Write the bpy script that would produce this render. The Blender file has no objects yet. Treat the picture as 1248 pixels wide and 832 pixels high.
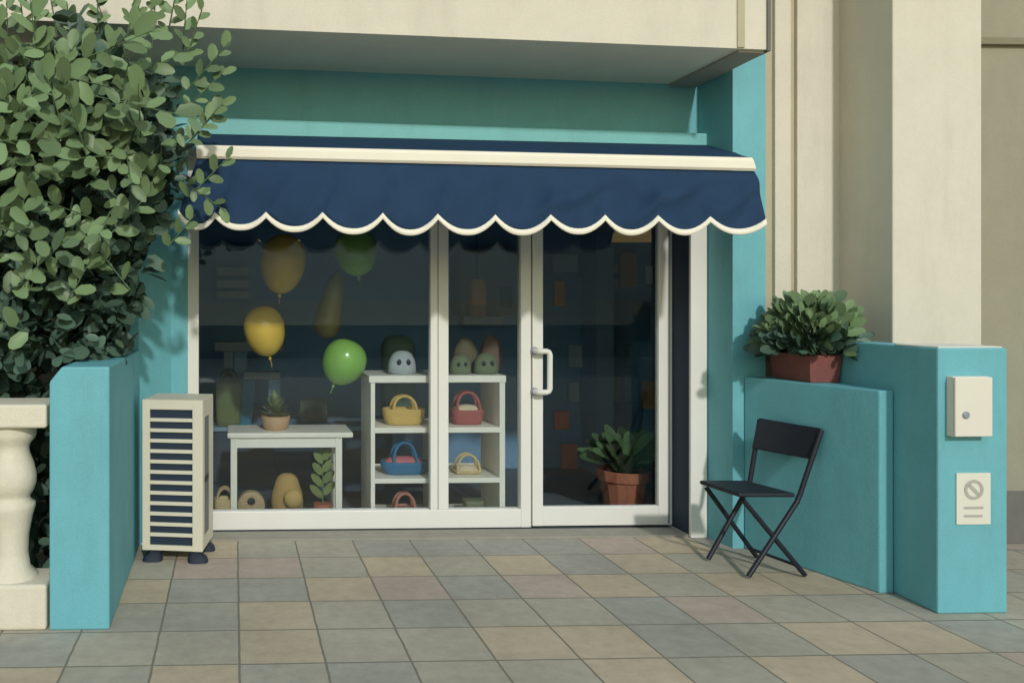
import bpy, bmesh, math, random
from mathutils import Vector, Matrix, Quaternion
R = math.radians
random.seed(7)
scn = bpy.context.scene
COL = scn.collection
ORG = {}

# ------------------------------------------------------------------ camera maths (photo 1248 x 832)
F, PX, PY, H, TH = 1020.0, 321.0, 365.0, 1.4, R(2.0)
FW = Vector((math.sin(TH), math.cos(TH), 0)); RT = Vector((math.cos(TH), -math.sin(TH), 0)); UP = Vector((0, 0, 1))
def ray(px, py): return FW + RT * ((px - PX) / F) + UP * ((PY - py) / F)
def P(px, py, Y):
    d = ray(px, py); t = Y / d.y
    return d * t + Vector((0, 0, H))
def G(px, py, z=0.0):
    d = ray(px, py); t = (z - H) / d.z
    v = d * t; return Vector((v.x, v.y, z))
def XZ(px, py, Y):
    v = P(px, py, Y); return v.x, v.z

# ------------------------------------------------------------------ materials
def lin(c): return tuple((x/255/12.92 if x/255 <= .04045 else ((x/255+.055)/1.055)**2.4) for x in c)
def alb(c, k=.85): return tuple(min(.86, x / k) for x in lin(c))
MATS = {}
def nodes_of(name):
    m = bpy.data.materials.new(name); m.use_nodes = True
    nt = m.node_tree; b = nt.nodes['Principled BSDF']
    return m, nt, b
def paint(name, col, rough=.6, var=.06, scale=6, bump=.08, bscale=180, metal=0, spec=.4, stain=0.0, grain=.0):
    """matte surface: base colour with soft large-scale blotches, fine grain and bump"""
    if name in MATS: return MATS[name]
    m, nt, b = nodes_of(name); N = nt.nodes; L = nt.links
    tc = N.new('ShaderNodeTexCoord')
    n1 = N.new('ShaderNodeTexNoise'); n1.inputs['Scale'].default_value = scale; n1.inputs['Detail'].default_value = 6; n1.inputs['Roughness'].default_value = .65
    L.new(tc.outputs['Object'], n1.inputs['Vector'])
    mr = N.new('ShaderNodeMapRange'); mr.inputs[1].default_value = .25; mr.inputs[2].default_value = .75
    mr.inputs[3].default_value = 1 - var; mr.inputs[4].default_value = 1 + var
    L.new(n1.outputs['Fac'], mr.inputs[0])
    mx = N.new('ShaderNodeMix'); mx.data_type = 'RGBA'; mx.blend_type = 'MULTIPLY'; mx.inputs[0].default_value = 1
    mx.inputs[6].default_value = (*col, 1); L.new(mr.outputs[0], mx.inputs[7])
    out = mx.outputs[2]
    if stain > 0:
        n3 = N.new('ShaderNodeTexNoise'); n3.inputs['Scale'].default_value = 1.7; n3.inputs['Detail'].default_value = 9; n3.inputs['Roughness'].default_value = .72
        mp = N.new('ShaderNodeMapping'); mp.inputs['Scale'].default_value = (3.0, 3.0, .55)
        L.new(tc.outputs['Object'], mp.inputs['Vector']); L.new(mp.outputs[0], n3.inputs['Vector'])
        r3 = N.new('ShaderNodeMapRange'); r3.inputs[1].default_value = .5; r3.inputs[2].default_value = .78
        r3.inputs[3].default_value = 0; r3.inputs[4].default_value = stain
        L.new(n3.outputs['Fac'], r3.inputs[0])
        m3 = N.new('ShaderNodeMix'); m3.data_type = 'RGBA'; m3.inputs[7].default_value = (col[0]*.5, col[1]*.48, col[2]*.43, 1)
        L.new(r3.outputs[0], m3.inputs[0]); L.new(out, m3.inputs[6]); out = m3.outputs[2]
    if grain > 0:
        n4 = N.new('ShaderNodeTexNoise'); n4.inputs['Scale'].default_value = 95; n4.inputs['Detail'].default_value = 5; n4.inputs['Roughness'].default_value = .75
        L.new(tc.outputs['Object'], n4.inputs['Vector'])
        r4 = N.new('ShaderNodeMapRange'); r4.inputs[1].default_value = .25; r4.inputs[2].default_value = .75; r4.inputs[3].default_value = 1-grain; r4.inputs[4].default_value = 1+grain
        L.new(n4.outputs['Fac'], r4.inputs[0])
        m4 = N.new('ShaderNodeMix'); m4.data_type = 'RGBA'; m4.blend_type = 'MULTIPLY'; m4.inputs[0].default_value = 1
        L.new(out, m4.inputs[6]); L.new(r4.outputs[0], m4.inputs[7]); out = m4.outputs[2]
    L.new(out, b.inputs['Base Color'])
    b.inputs['Roughness'].default_value = rough; b.inputs['Metallic'].default_value = metal
    b.inputs['Specular IOR Level'].default_value = spec
    n2 = None
    if bump > 0:
        n2 = N.new('ShaderNodeTexNoise'); n2.inputs['Scale'].default_value = bscale; n2.inputs['Detail'].default_value = 3
        L.new(tc.outputs['Object'], n2.inputs['Vector'])
        bp = N.new('ShaderNodeBump'); bp.inputs['Strength'].default_value = bump; bp.inputs['Distance'].default_value = .01
        L.new(n2.outputs['Fac'], bp.inputs['Height']); L.new(bp.outputs[0], b.inputs['Normal'])
    MATS[name] = m
    return m
def leafmat(name, c, rough=.42, hue=.17):
    m, nt, b = nodes_of(name); N = nt.nodes; L = nt.links
    g = N.new('ShaderNodeNewGeometry')
    mr = N.new('ShaderNodeMapRange'); mr.inputs[3].default_value = 1-hue*2; mr.inputs[4].default_value = 1+hue*2
    L.new(g.outputs['Random Per Island'], mr.inputs[0])
    mx = N.new('ShaderNodeMix'); mx.data_type = 'RGBA'; mx.blend_type = 'MULTIPLY'; mx.inputs[0].default_value = 1
    mx.inputs[6].default_value = (*c, 1); L.new(mr.outputs[0], mx.inputs[7]); L.new(mx.outputs[2], b.inputs['Base Color'])
    b.inputs['Roughness'].default_value = rough; b.inputs['Specular IOR Level'].default_value = .25
    MATS[name] = m; return m
def glassmat(name='window_glass', ior=1.56):
    m = bpy.data.materials.new(name); m.use_nodes = True; nt = m.node_tree; N = nt.nodes; L = nt.links
    N.remove(N['Principled BSDF'])
    t = N.new('ShaderNodeBsdfTransparent'); t.inputs[0].default_value = (.92, .95, .96, 1)
    g = N.new('ShaderNodeBsdfGlossy'); g.inputs['Roughness'].default_value = 0.0; g.inputs[0].default_value = (.95, .97, 1, 1)
    f = N.new('ShaderNodeFresnel'); f.inputs['IOR'].default_value = ior
    mx = N.new('ShaderNodeMixShader'); L.new(f.outputs[0], mx.inputs[0]); L.new(t.outputs[0], mx.inputs[1]); L.new(g.outputs[0], mx.inputs[2])
    L.new(mx.outputs[0], N['Material Output'].inputs['Surface'])
    return m

CREAM = paint('cream_plaster', alb((197, 192, 178)), .85, .045, 4, .16, 120, stain=.22, grain=.05)
CREAM2 = paint('cream_stone', alb((203, 196, 178)), .85, .07, 9, .25, 90, stain=.2)
SHADESTR = paint('shade_strip', alb((168, 161, 138)), .85, .05, 6, .1)  # groove and edge shading of the cream walls, put into the colour
SHADEW = paint('shaded_plaster', alb((140, 137, 119)), .85, .05, 5, .16, 110, stain=.2, grain=.05)  # recessed cream wall in shade, the shade put into its base colour
SHADET = paint('shaded_trim', alb((122, 118, 98)), .85, .05, 6, .1)  # trim on the recessed wall, darkened with the same painted shade
GREYP = paint('grey_plinth', (.16, .155, .14), .85, .1, 8, .15, stain=.3)
SOFF = paint('soffit_plaster', (.85, .82, .70), .9, .04, 4, .1, 120, stain=.1, grain=.05)
SOFFB = paint('soffit_grey_beam', (.36, .34, .30), .9, .05, 5, .1)
TEAL = paint('teal_paint', alb((101, 165, 175), .86), .62, .08, 3.5, .16, 110, stain=.3, grain=.07)
TEALT = paint('teal_trim', alb((112, 177, 180), .86), .58, .06, 5, .1, 110, stain=.2, grain=.07)
LITTOP = paint('lit_top_paint', (.72, .72, .65), .7, .05, 10, .08)
WHITE = paint('white_frame', alb((211, 210, 204)), .42, .025, 5, .02, 60, spec=.45)
WHITEF = paint('white_furniture', alb((222, 218, 206)), .5, .03, 7, .03, 60)
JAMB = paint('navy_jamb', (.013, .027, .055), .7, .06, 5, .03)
RUBBER = paint('grey_seal', (.2, .2, .2), .6, .05, 8, .02)
NAVY = paint('navy_canvas', (.0165, .044, .098), .8, .10, 7, .22, 420, spec=.2, stain=.25, grain=.10)
TRIMW = paint('white_canvas', alb((222, 216, 200)), .8, .03, 8, .15, 420, spec=.2)
ACM = paint('cream_metal', alb((201, 195, 176)), .5, .03, 6, .02, 60)
ACS = paint('dark_slot', (.015, .03, .055), .6, .05, 6, .02)
ACV = paint('grey_vent', (.17, .18, .175), .6, .05, 6, .02)
FOOT = paint('navy_rubber', (.018, .027, .045), .7, .1, 9, .1)
CHAIRM = paint('charcoal_metal', (.014, .017, .026), .42, .12, 20, .03, 200)
CHAIRS = paint('charcoal_seat', (.016, .019, .028), .5, .15, 30, .08, 240)
BRICKP = paint('brick_red_pot', (.22, .075, .065), .75, .1, 12, .2, 90)
SOIL = paint('soil', (.03, .022, .016), .95, .3, 40, .6, 60)
BARK = paint('bark', (.09, .065, .045), .9, .25, 30, .6, 50)
TERRA = paint('terracotta', (.36, .12, .065), .75, .08, 9, .12, 90)
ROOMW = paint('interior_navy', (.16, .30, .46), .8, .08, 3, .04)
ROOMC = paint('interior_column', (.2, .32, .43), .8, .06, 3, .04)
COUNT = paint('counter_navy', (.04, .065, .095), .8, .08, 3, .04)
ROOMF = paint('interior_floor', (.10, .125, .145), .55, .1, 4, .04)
METALG = paint('grey_bracket', (.33, .36, .42), .4, .03, 8, .02, metal=.3)
PAPER = paint('notice_paper', (.72, .70, .60), .8, .02, 10, .02)
INK = paint('notice_ink', (.42, .41, .36), .8, .02, 10, .02)
BOXM = paint('white_box_metal', (.76, .71, .61), .45, .02, 8, .01)
THRESH = paint('threshold_concrete', (.30, .285, .235), .85, .12, 7, .15, 90, stain=.25)
DKEYE = paint('dark_eye', (.02, .025, .03), .4, 0, 5, 0)
GLASS = glassmat(); GLASSD = glassmat('door_glass', 1.33)
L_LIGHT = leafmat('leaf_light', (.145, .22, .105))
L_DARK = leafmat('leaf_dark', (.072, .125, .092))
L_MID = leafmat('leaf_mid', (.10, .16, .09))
def solid(name, c, rough=.65, **k): return paint(name, c, rough, .05, 9, .05, 120, **k)

# ------------------------------------------------------------------ mesh builder
class MB:
    def __init__(s): s.v = []; s.f = []; s.m = []; s.sm = []
    def add(s, vs, fs, mi=0, smooth=False):
        o = len(s.v); s.v += [tuple(v) for v in vs]
        for f in fs: s.f.append(tuple(o + i for i in f)); s.m.append(mi); s.sm.append(smooth)
        return s
    def box(s, a, b, mi=0, bev=0.0, seg=2):
        x0, y0, z0 = [min(p, q) for p, q in zip(a, b)]; x1, y1, z1 = [max(p, q) for p, q in zip(a, b)]
        return s.hexa([(x0,y0,z0),(x1,y0,z0),(x1,y1,z0),(x0,y1,z0)], [(x0,y0,z1),(x1,y0,z1),(x1,y1,z1),(x0,y1,z1)], mi, bev, seg)
    def hexa(s, bot, top, mi=0, bev=0.0, seg=2):
        vs = list(bot) + list(top)
        n = len(bot)
        fs = [tuple(range(n-1, -1, -1)), tuple(range(n, 2*n))] + [(i, (i+1) % n, n+(i+1) % n, n+i) for i in range(n)]
        if bev <= 0: return s.add(vs, fs, mi)
        bm = bmesh.new(); bv = [bm.verts.new(v) for v in vs]
        for f in fs: bm.faces.new([bv[i] for i in f])
        bmesh.ops.recalc_face_normals(bm, faces=bm.faces[:])
        bmesh.ops.bevel(bm, geom=bm.edges[:], offset=bev, segments=seg, affect='EDGES', profile=.5)
        bm.verts.index_update()
        s.add([v.co.copy() for v in bm.verts], [[v.index for v in f.verts] for f in bm.faces], mi)
        bm.free(); return s
    def tube(s, pts, r, n=10, mi=0, cap=True):
        pts = [Vector(p) for p in pts]; rr = r if isinstance(r, (list, tuple)) else [r]*len(pts)
        t0 = (pts[1]-pts[0]).normalized(); ref = Vector((0,0,1)) if abs(t0.z) < .9 else Vector((1,0,0))
        u = t0.cross(ref).normalized(); vs = []
        for i, p in enumerate(pts):
            t = ((pts[min(i+1, len(pts)-1)] - pts[max(i-1, 0)])).normalized()
            u = (u - t*u.dot(t)).normalized(); w = t.cross(u)
            for k in range(n):
                a = 2*math.pi*k/n; vs.append(p + (u*math.cos(a)+w*math.sin(a))*rr[i])
        fs = [(i*n+k, i*n+(k+1) % n, (i+1)*n+(k+1) % n, (i+1)*n+k) for i in range(len(pts)-1) for k in range(n)]
        s.add(vs, fs, mi, True)
        if cap:
            s.add(vs[:n], [tuple(range(n-1, -1, -1))], mi); s.add(vs[-n:], [tuple(range(n))], mi)
        return s
    def lathe(s, c, prof, n=28, mi=0, axis=Vector((0,0,1)), smooth=True, sx=1, sy=1):
        c = Vector(c); q = Vector((0,0,1)).rotation_difference(axis); vs = []
        for r, z in prof:
            for k in range(n):
                a = 2*math.pi*k/n; vs.append(c + q @ Vector((r*math.cos(a)*sx, r*math.sin(a)*sy, z)))
        fs = [(i*n+k, i*n+(k+1) % n, (i+1)*n+(k+1) % n, (i+1)*n+k) for i in range(len(prof)-1) for k in range(n)]
        s.add(vs, fs, mi, smooth)
        if prof[0][0] > 1e-4: s.add(vs[:n], [tuple(range(n-1, -1, -1))], mi)
        if prof[-1][0] > 1e-4: s.add(vs[-n:], [tuple(range(n))], mi)
        return s
    def loft(s, rings, mi=0, smooth=True, caps=True):
        n = len(rings[0]); vs = [p for r in rings for p in r]
        fs = [(i*n+k, i*n+(k+1) % n, (i+1)*n+(k+1) % n, (i+1)*n+k) for i in range(len(rings)-1) for k in range(n)]
        s.add(vs, fs, mi, smooth)
        if caps: s.add(rings[0], [tuple(range(n-1, -1, -1))], mi); s.add(rings[-1], [tuple(range(n))], mi)
        return s
    def ball(s, c, r, mi=0, sx=1, sy=1, sz=1, n=18):
        pr = [(max(1e-5, math.sin(math.pi*i/10))*r, -math.cos(math.pi*i/10)*r*sz) for i in range(11)]
        return s.lathe(c, pr, n, mi, sx=sx, sy=sy)
    def leaf(s, p, d, nrm, ln, wd, mi=0, curl=.15):
        d = d.normalized(); sd = d.cross(nrm)
        if sd.length < 1e-4: sd = d.orthogonal()
        sd.normalize(); n = sd.cross(d).normalized(); w = wd/2
        def q(a, b, c): return p + d*(a*ln) + sd*(b*w) + n*(c*ln)
        vs = [q(0,0,0), q(.25,-.8,.04), q(.28,0,-.03), q(.25,.8,.04), q(.66,-.92,.03-curl*.4), q(.68,0,-.05-curl*.4), q(.66,.92,.03-curl*.4),
              q(.92,-.5,-curl*.8), q(.92,.5,-curl*.8), q(1,0,-curl)]
        s.add(vs, [(0,2,1), (0,3,2), (1,2,5,4), (2,3,6,5), (4,5,9,7), (5,6,8,9)], mi, True)
    def build(s, name, mat, parent=None, org=None):
        o0 = ORG[parent.name] if parent is not None else (Vector(org) if org is not None else Vector((0,0,0)))
        me = bpy.data.meshes.new(name)
        me.from_pydata([tuple(Vector(v) - o0) for v in s.v], [], s.f)
        for m in (mat if isinstance(mat, (list, tuple)) else [mat]): me.materials.append(m)
        me.polygons.foreach_set('material_index', s.m); me.polygons.foreach_set('use_smooth', s.sm)
        bm = bmesh.new(); bm.from_mesh(me)
        if len(bm.faces) < 20000: bmesh.ops.remove_doubles(bm, verts=bm.verts[:], dist=1e-6) if not any(s.sm) else None
        if name not in LEAFY: bmesh.ops.recalc_face_normals(bm, faces=bm.faces[:])
        bm.to_mesh(me); bm.free(); me.update()
        o = bpy.data.objects.new(name, me); COL.objects.link(o)
        if parent is not None: o.parent = parent
        else: o.location = o0
        ORG[o.name] = o0
        return o
LEAFY = {'foliage', 'crown', 'leaves', 'leafy_sprig'}
def thing(name, loc, label, cat, group=None):
    o = bpy.data.objects.new(name, None); COL.objects.link(o); o.location = loc; o.empty_display_size = .1
    ORG[o.name] = Vector(loc); o['label'] = label; o['category'] = cat
    if group: o['group'] = group
    return o
def tag(o, label, cat, group=None):
    o['label'] = label; o['category'] = cat
    if group: o['group'] = group
    return o
def struct(o): o['kind'] = 'structure'; return o
def rrect(cx, cy, z, hx, hy, p=4, n=28):
    out = []
    for k in range(n):
        a = 2*math.pi*k/n; c, t = math.cos(a), math.sin(a)
        out.append((cx + hx*math.copysign(abs(c)**(2/p), c), cy + hy*math.copysign(abs(t)**(2/p), t), z))
    return out

# ------------------------------------------------------------------ setting: ground, paving, threshold
def tiles():
    m, nt, b = nodes_of('paving_tiles'); N = nt.nodes; L = nt.links
    def mth(op, a, bb=None, c=None):
        n = N.new('ShaderNodeMath'); n.operation = op
        for i, x in enumerate((a, bb, c)):
            if x is None: continue
            if isinstance(x, (int, float)): n.inputs[i].default_value = x
            else: L.new(x, n.inputs[i])
        return n.outputs[0]
    tc = N.new('ShaderNodeTexCoord'); sp = N.new('ShaderNodeSeparateXYZ')
    nw = N.new('ShaderNodeTexNoise'); nw.inputs['Scale'].default_value = 9; L.new(tc.outputs['Object'], nw.inputs['Vector'])
    va = N.new('ShaderNodeVectorMath'); va.operation = 'MULTIPLY_ADD'; va.inputs[1].default_value = (.008,.008,0); L.new(nw.outputs['Color'], va.inputs[0]); L.new(tc.outputs['Object'], va.inputs[2])
    L.new(va.outputs[0], sp.inputs[0])
    u = mth('DIVIDE', mth('SUBTRACT', sp.outputs[0], .024), .333); v = mth('DIVIDE', mth('SUBTRACT', sp.outputs[1], .254), .33)
    fu, fv = mth('FRACT', u), mth('FRACT', v)
    cb = N.new('ShaderNodeCombineXYZ'); L.new(mth('FLOOR', u), cb.inputs[0]); L.new(mth('FLOOR', v), cb.inputs[1])
    wn = N.new('ShaderNodeTexWhiteNoise'); wn.noise_dimensions = '3D'; cb.inputs[2].default_value = 2.0; L.new(cb.outputs[0], wn.inputs['Vector'])
    cr = N.new('ShaderNodeValToRGB'); cr.color_ramp.interpolation = 'CONSTANT'
    cols = [(0, (.43,.395,.315)), (.28, (.505,.42,.305)), (.54, (.38,.362,.31)), (.78, (.40,.375,.305)), (.9, (.47,.385,.318))]
    e = cr.color_ramp.elements
    while len(e) < len(cols): e.new(.5)
    for el, (p, c) in zip(e, cols): el.position = p; el.color = (*c, 1)
    L.new(wn.outputs['Value'], cr.inputs[0])
    du = mth('MINIMUM', fu, mth('SUBTRACT', 1, fu)); dv = mth('MINIMUM', fv, mth('SUBTRACT', 1, fv)); dd = mth('MINIMUM', du, dv)
    mr = N.new('ShaderNodeMapRange'); mr.interpolation_type = 'SMOOTHSTEP'; mr.inputs[1].default_value = .007; mr.inputs[2].default_value = .020; L.new(dd, mr.inputs[0])
    n1 = N.new('ShaderNodeTexNoise'); n1.inputs['Scale'].default_value = 14; n1.inputs['Detail'].default_value = 8; n1.inputs['Roughness'].default_value = .7
    L.new(tc.outputs['Object'], n1.inputs['Vector'])
    r1 = N.new('ShaderNodeMapRange'); r1.inputs[1].default_value = .25; r1.inputs[2].default_value = .75; r1.inputs[3].default_value = .84; r1.inputs[4].default_value = 1.13; L.new(n1.outputs['Fac'], r1.inputs[0])
    n3 = N.new('ShaderNodeTexNoise'); n3.inputs['Scale'].default_value = 1.6; n3.inputs['Detail'].default_value = 6; L.new(tc.outputs['Object'], n3.inputs['Vector'])
    r3 = N.new('ShaderNodeMapRange'); r3.inputs[1].default_value = .3; r3.inputs[2].default_value = .7; r3.inputs[3].default_value = .86; r3.inputs[4].default_value = 1.08; L.new(n3.outputs['Fac'], r3.inputs[0])
    mm = mth('MULTIPLY', r1.outputs[0], r3.outputs[0])
    mx = N.new('ShaderNodeMix'); mx.data_type = 'RGBA'; mx.blend_type = 'MULTIPLY'; mx.inputs[0].default_value = 1; L.new(cr.outputs[0], mx.inputs[6]); L.new(mm, mx.inputs[7])
    gx = N.new('ShaderNodeMix'); gx.data_type = 'RGBA'; L.new(mr.outputs[0], gx.inputs[0]); gx.inputs[6].default_value = (.21,.195,.155,1); L.new(mx.outputs[2], gx.inputs[7])
    L.new(gx.outputs[2], b.inputs['Base Color'])
    b.inputs['Roughness'].default_value = .92; b.inputs['Specular IOR Level'].default_value = .06
    n2 = N.new('ShaderNodeTexNoise'); n2.inputs['Scale'].default_value = 120; n2.inputs['Detail'].default_value = 4; L.new(tc.outputs['Object'], n2.inputs['Vector'])
    hh = mth('MULTIPLY_ADD', n2.outputs['Fac'], .25, mr.outputs[0])
    bp = N.new('ShaderNodeBump'); bp.inputs['Strength'].default_value = .3; bp.inputs['Distance'].default_value = .006; L.new(hh, bp.inputs['Height']); L.new(bp.outputs[0], b.inputs['Normal'])
    return m
ASPH = paint('pale_concrete', (.36, .34, .29), .9, .15, 5, .3, 80)
struct(MB().add([(-150,-150,-.006),(150,-150,-.006),(150,150,-.006),(-150,150,-.006)], [(0,1,2,3)]).build('ground', ASPH))
struct(MB().add([(-12,-1.5,0),(14,-1.5,0),(14,4.99,0),(-12,4.99,0)], [(0,1,2,3)]).build('pavement', tiles()))

# ------------------------------------------------------------------ planes of the shop front
YD = 5.04       # frames
YO = 4.83       # outer frame on the right
YW = 4.93       # teal wall under the soffit
YL = 4.84       # ledge
YF = 4.25       # fascia
YP = 4.62       # right pilaster front
xr_pil0 = P(893, 300, YP).x; xr_pil1 = P(933, 300, YP).x
xo0, xo1 = P(842, 450, YO).x, P(862, 450, YO).x
struct(MB().box((P(225,650,5).x, 4.85, -.02), (xo0 - .003, 5.02, .012), 0, .004).build('threshold', THRESH))

shop = thing('shop_building', (1.3, 5.2, 0), 'teal fronted shop with glass door and cream overhanging upper storey', 'shop')
# upper storey (bottom skewed as in the picture)
XL, XRf = -5.0, P(937, 62, YF).x
def zline(xa, za, xb, zb):
    return lambda x: za + (zb - za)*(x - xa)/(xb - xa)
a, b_ = P(240, 33, YF), P(905, 59.5, YF); zf = zline(a.x, a.z, b_.x, b_.z)
a, b_ = P(280, 86, YW), P(840, 104.5, YW); zb = zline(a.x, a.z, b_.x, b_.z)
x_b1 = P(868, 105, YW).x + .25
TOP = 6.2
MB().add([(XL,YF,zf(XL)), (XRf,YF,zf(XRf)), (XRf,YF,TOP), (XL,YF,TOP), (XL,8.6,TOP), (XRf,8.6,TOP), (XL,8.6,zb(XL)), (XRf,8.6,zf(XRf)-.02)],
         [(0,1,2,3), (3,2,5,4), (0,3,4,6), (1,7,5,2)]).build('upper_wall', CREAM, shop)
MB().add([(XL,YF,zf(XL)), (XRf,YF,zf(XRf)), (XRf,YW+.3,zb(XRf)), (XL,YW+.3,zb(XL))], [(0,1,2,3)]).build('soffit', SOFF, shop)
# grey beam along the right end of the soffit
xs0 = P(903, 60, YF).x
MB().hexa([(xs0,YF+.02,zf(xs0)-.012), (XRf-.006,YF+.02,zf(XRf)-.012), (XRf-.006,YW-.01,zb(XRf)-.012), (xs0-.02,YW-.01,zb(xs0)-.012)],
          [(xs0,YF+.02,zf(xs0)+.03), (XRf-.006,YF+.02,zf(XRf)+.03), (XRf-.006,YW-.01,zb(XRf)+.03), (xs0-.02,YW-.01,zb(xs0)+.03)]).build('soffit_beam', SOFFB, shop)
g0, g1 = P(898, 20, YF).x, P(907, 20, YF).x
MB().box((g0, YF-.008, zf(g0)+.004), (g1, YF+.01, TOP), 0, .002).build('fascia_shade_strip', SHADESTR, shop)  # darker strip painted for the shade line of the fascia groove
g0, g1 = P(934, 20, YF).x, P(938.5, 20, YF).x
MB().box((g0, YF-.01, zf(g0)-.01), (g1, YF+.2, TOP), 0, .003).build('edge_strip', GREYP, shop)
g0, g1 = P(244, 8, YF).x, P(248, 8, YF).x
MB().hexa([(g0+.006,YF-.008,zf(g0)+.05),(g1-.006,YF-.008,zf(g0)+.05),(g1-.006,YF+.005,zf(g0)+.05),(g0+.006,YF+.005,zf(g0)+.05)],
          [(g0,YF-.008,TOP),(g1,YF-.008,TOP),(g1,YF+.005,TOP),(g0,YF+.005,TOP)]).build('fascia_crack', GREYP, shop)
# teal wall band under the soffit, ledge
zwl, zwr = P(280, 150, YW), P(870, 168, YW)
zw = zline(zwl.x, zwl.z - .08, zwr.x, zwr.z - .08)
xw0, xw1 = -1.2, xr_pil0 + .05
MB().hexa([(xw0,YW,zw(xw0)), (xw1,YW,zw(xw1)), (xw1,YW+.2,zw(xw1)), (xw0,YW+.2,zw(xw0))],
          [(xw0,YW,zb(xw0)+.02), (xw1,YW,zb(xw1)+.02), (xw1,YW+.2,zb(xw1)+.04), (xw0,YW+.2,zb(xw0)+.04)]).build('wall', TEAL, shop)
la, lb = P(235, 143, YL), P(872, 163, YL); ka, kb = P(235, 166, YL), P(880, 179, YL)
zt = zline(la.x, la.z, lb.x, lb.z); zk = zline(ka.x, ka.z, kb.x, kb.z); xl1 = P(874, 170, YL).x
MB().hexa([(-.62,YL,zk(-.62)-.06), (xl1+.02,YL,zk(xl1)-.06), (xl1+.05,YW-.002,zk(xl1)-.06), (-.62,YW-.002,zk(-.62)-.06)],
          [(-.62,YL,zt(-.62)), (xl1,YL,zt(xl1)), (xl1+.01,YW-.002,zt(xl1)+.01), (-.62,YW-.002,zt(-.62)+.01)], 0, .006).build('ledge', TEALT, shop)
# right pilaster, its side groove
ztop = max(zb(3), zf(3)) + .9
MB().hexa([(xo1+.002,YD+.1,0), (xo1+.002,YO+.03,0), (xr_pil0,YP,0), (xr_pil1,YP,0), (xr_pil1,YD+.1,0)][::-1],
          [(xo1+.002,YD+.1,ztop), (xo1+.002,YO+.03,ztop), (xr_pil0,YP,ztop), (xr_pil1,YP,ztop), (xr_pil1,YD+.1,ztop)][::-1]).build('pilaster', TEAL, shop)
# left pilaster (stepped) : angled inner face and front strip beside the frame
xq0, xq1, xq2 = -.545, P(209, 420, YD).x, P(228.5, 420, YD).x
MB().hexa([(xq2,YD+.1,0), (xq2,YD-.03,0), (xq1,YD-.03,0), (xq0,4.80,0), (-.9,4.80,0), (-.9,YD+.1,0)][::-1],
          [(xq2,YD+.1,2.6), (xq2,YD-.03,2.6), (xq1,YD-.03,2.6), (xq0,4.80,2.6), (-.9,4.80,2.6), (-.9,YD+.1,2.6)][::-1]).build('pilaster', TEAL, shop)
MB().box((-5,4.86,0), (-.9,5.1,2.75)).build('side_wall', CREAM, shop)
# outer door frame on the right and reveal, its shade put into the navy colour
zfr = 2.42
MB().box((xo0, YO, 0), (xo1, YD+.1, 2.2), 0, .004).build('door_frame', WHITE, shop)
xd1 = P(827, 450, YD).x
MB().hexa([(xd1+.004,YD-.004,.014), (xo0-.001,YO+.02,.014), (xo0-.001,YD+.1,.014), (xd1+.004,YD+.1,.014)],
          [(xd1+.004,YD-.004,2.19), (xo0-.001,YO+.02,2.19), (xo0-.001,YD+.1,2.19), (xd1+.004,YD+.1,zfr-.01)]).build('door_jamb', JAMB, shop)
# window: frame + mullion + panes
def bx(mb, px0, py0, px1, py1, Y, dep, bev=.003):
    x0, x1 = P(px0, (py0+py1)/2, Y).x, P(px1, (py0+py1)/2, Y).x
    z0, z1 = P((px0+px1)/2, py1, Y).z, P((px0+px1)/2, py0, Y).z
    return mb.box((x0, Y, z0), (x1, Y+dep, z1), 0, bev)
def X_(px, Y=YD): return P(px, 450, Y).x
def Z_(py, px=500, Y=YD): return P(px, py, Y).z
ZB = .013
zsill = Z_(622, 440)
wf = MB()
xa, xb, xc, xd, xe, xf = X_(228.5), X_(242), X_(525), X_(547), X_(635), X_(647.3)
wf.box((xa,YD,ZB), (xb,YD+.07,zfr), 0, .004)
wf.box((xe,YD,ZB), (xf,YD+.07,zfr), 0, .004)
wf.box((xb-.001,YD+.002,ZB), (xe+.001,YD+.07,zsill), 0, .004)
wf.box((xb-.001,YD+.002,2.28), (xe+.001,YD+.07,zfr-.002), 0, .004)
win = wf.build('shop_window', WHITE, shop)
MB().box((xc,YD+.004,zsill), (xd,YD+.065,2.28), 0, .004).build('mullion', WHITE, win)
xm = X_(534.5)
MB().box((xm-.004,YD+.001,zsill+.003), (xm,YD+.006,2.27)).build('seam', RUBBER, win)
for p0, p1 in ((xb, xc), (xd, xe)):
    MB().box((p0-.004,YD+.032,zsill-.004), (p1+.004,YD+.038,2.285)).build('pane', GLASS, win)
# door
xg, xh, xi = X_(649), X_(662), X_(803); zrail = Z_(617, 740)
df = MB()
df.box((xg,YD,.02), (xh,YD+.05,2.36), 0, .004); df.box((xi,YD,.02), (xd1,YD+.05,2.36), 0, .004)
df.box((xh-.001,YD+.002,.02), (xi+.001,YD+.05,zrail), 0, .004); df.box((xh-.001,YD+.002,2.25), (xi+.001,YD+.05,2.358), 0, .004)
door = df.build('door', WHITE, shop)
xs = X_(815)
MB().box((xs-.006,YD-.002,.03), (xs+.006,YD+.004,2.35)).build('stile_groove', METALG, door)
MB().box((xh-.004,YD+.022,zrail-.004), (xi+.004,YD+.028,2.255)).build('pane', GLASSD, door)
MB().box((xf,YD+.012,ZB), (xg,YD+.05,2.36)).build('door_seal', RUBBER, shop)
MB().box((xa,YD+.002,2.37), (xo0-.001,YD+.09,2.43)).build('lintel', WHITE, shop)
hx0, hx1, hz0, hz1 = X_(655.5, YD-.06), X_(670.5, YD-.06), Z_(478, 665, YD-.06), Z_(428, 665, YD-.06)
hy = YD-.055
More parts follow.
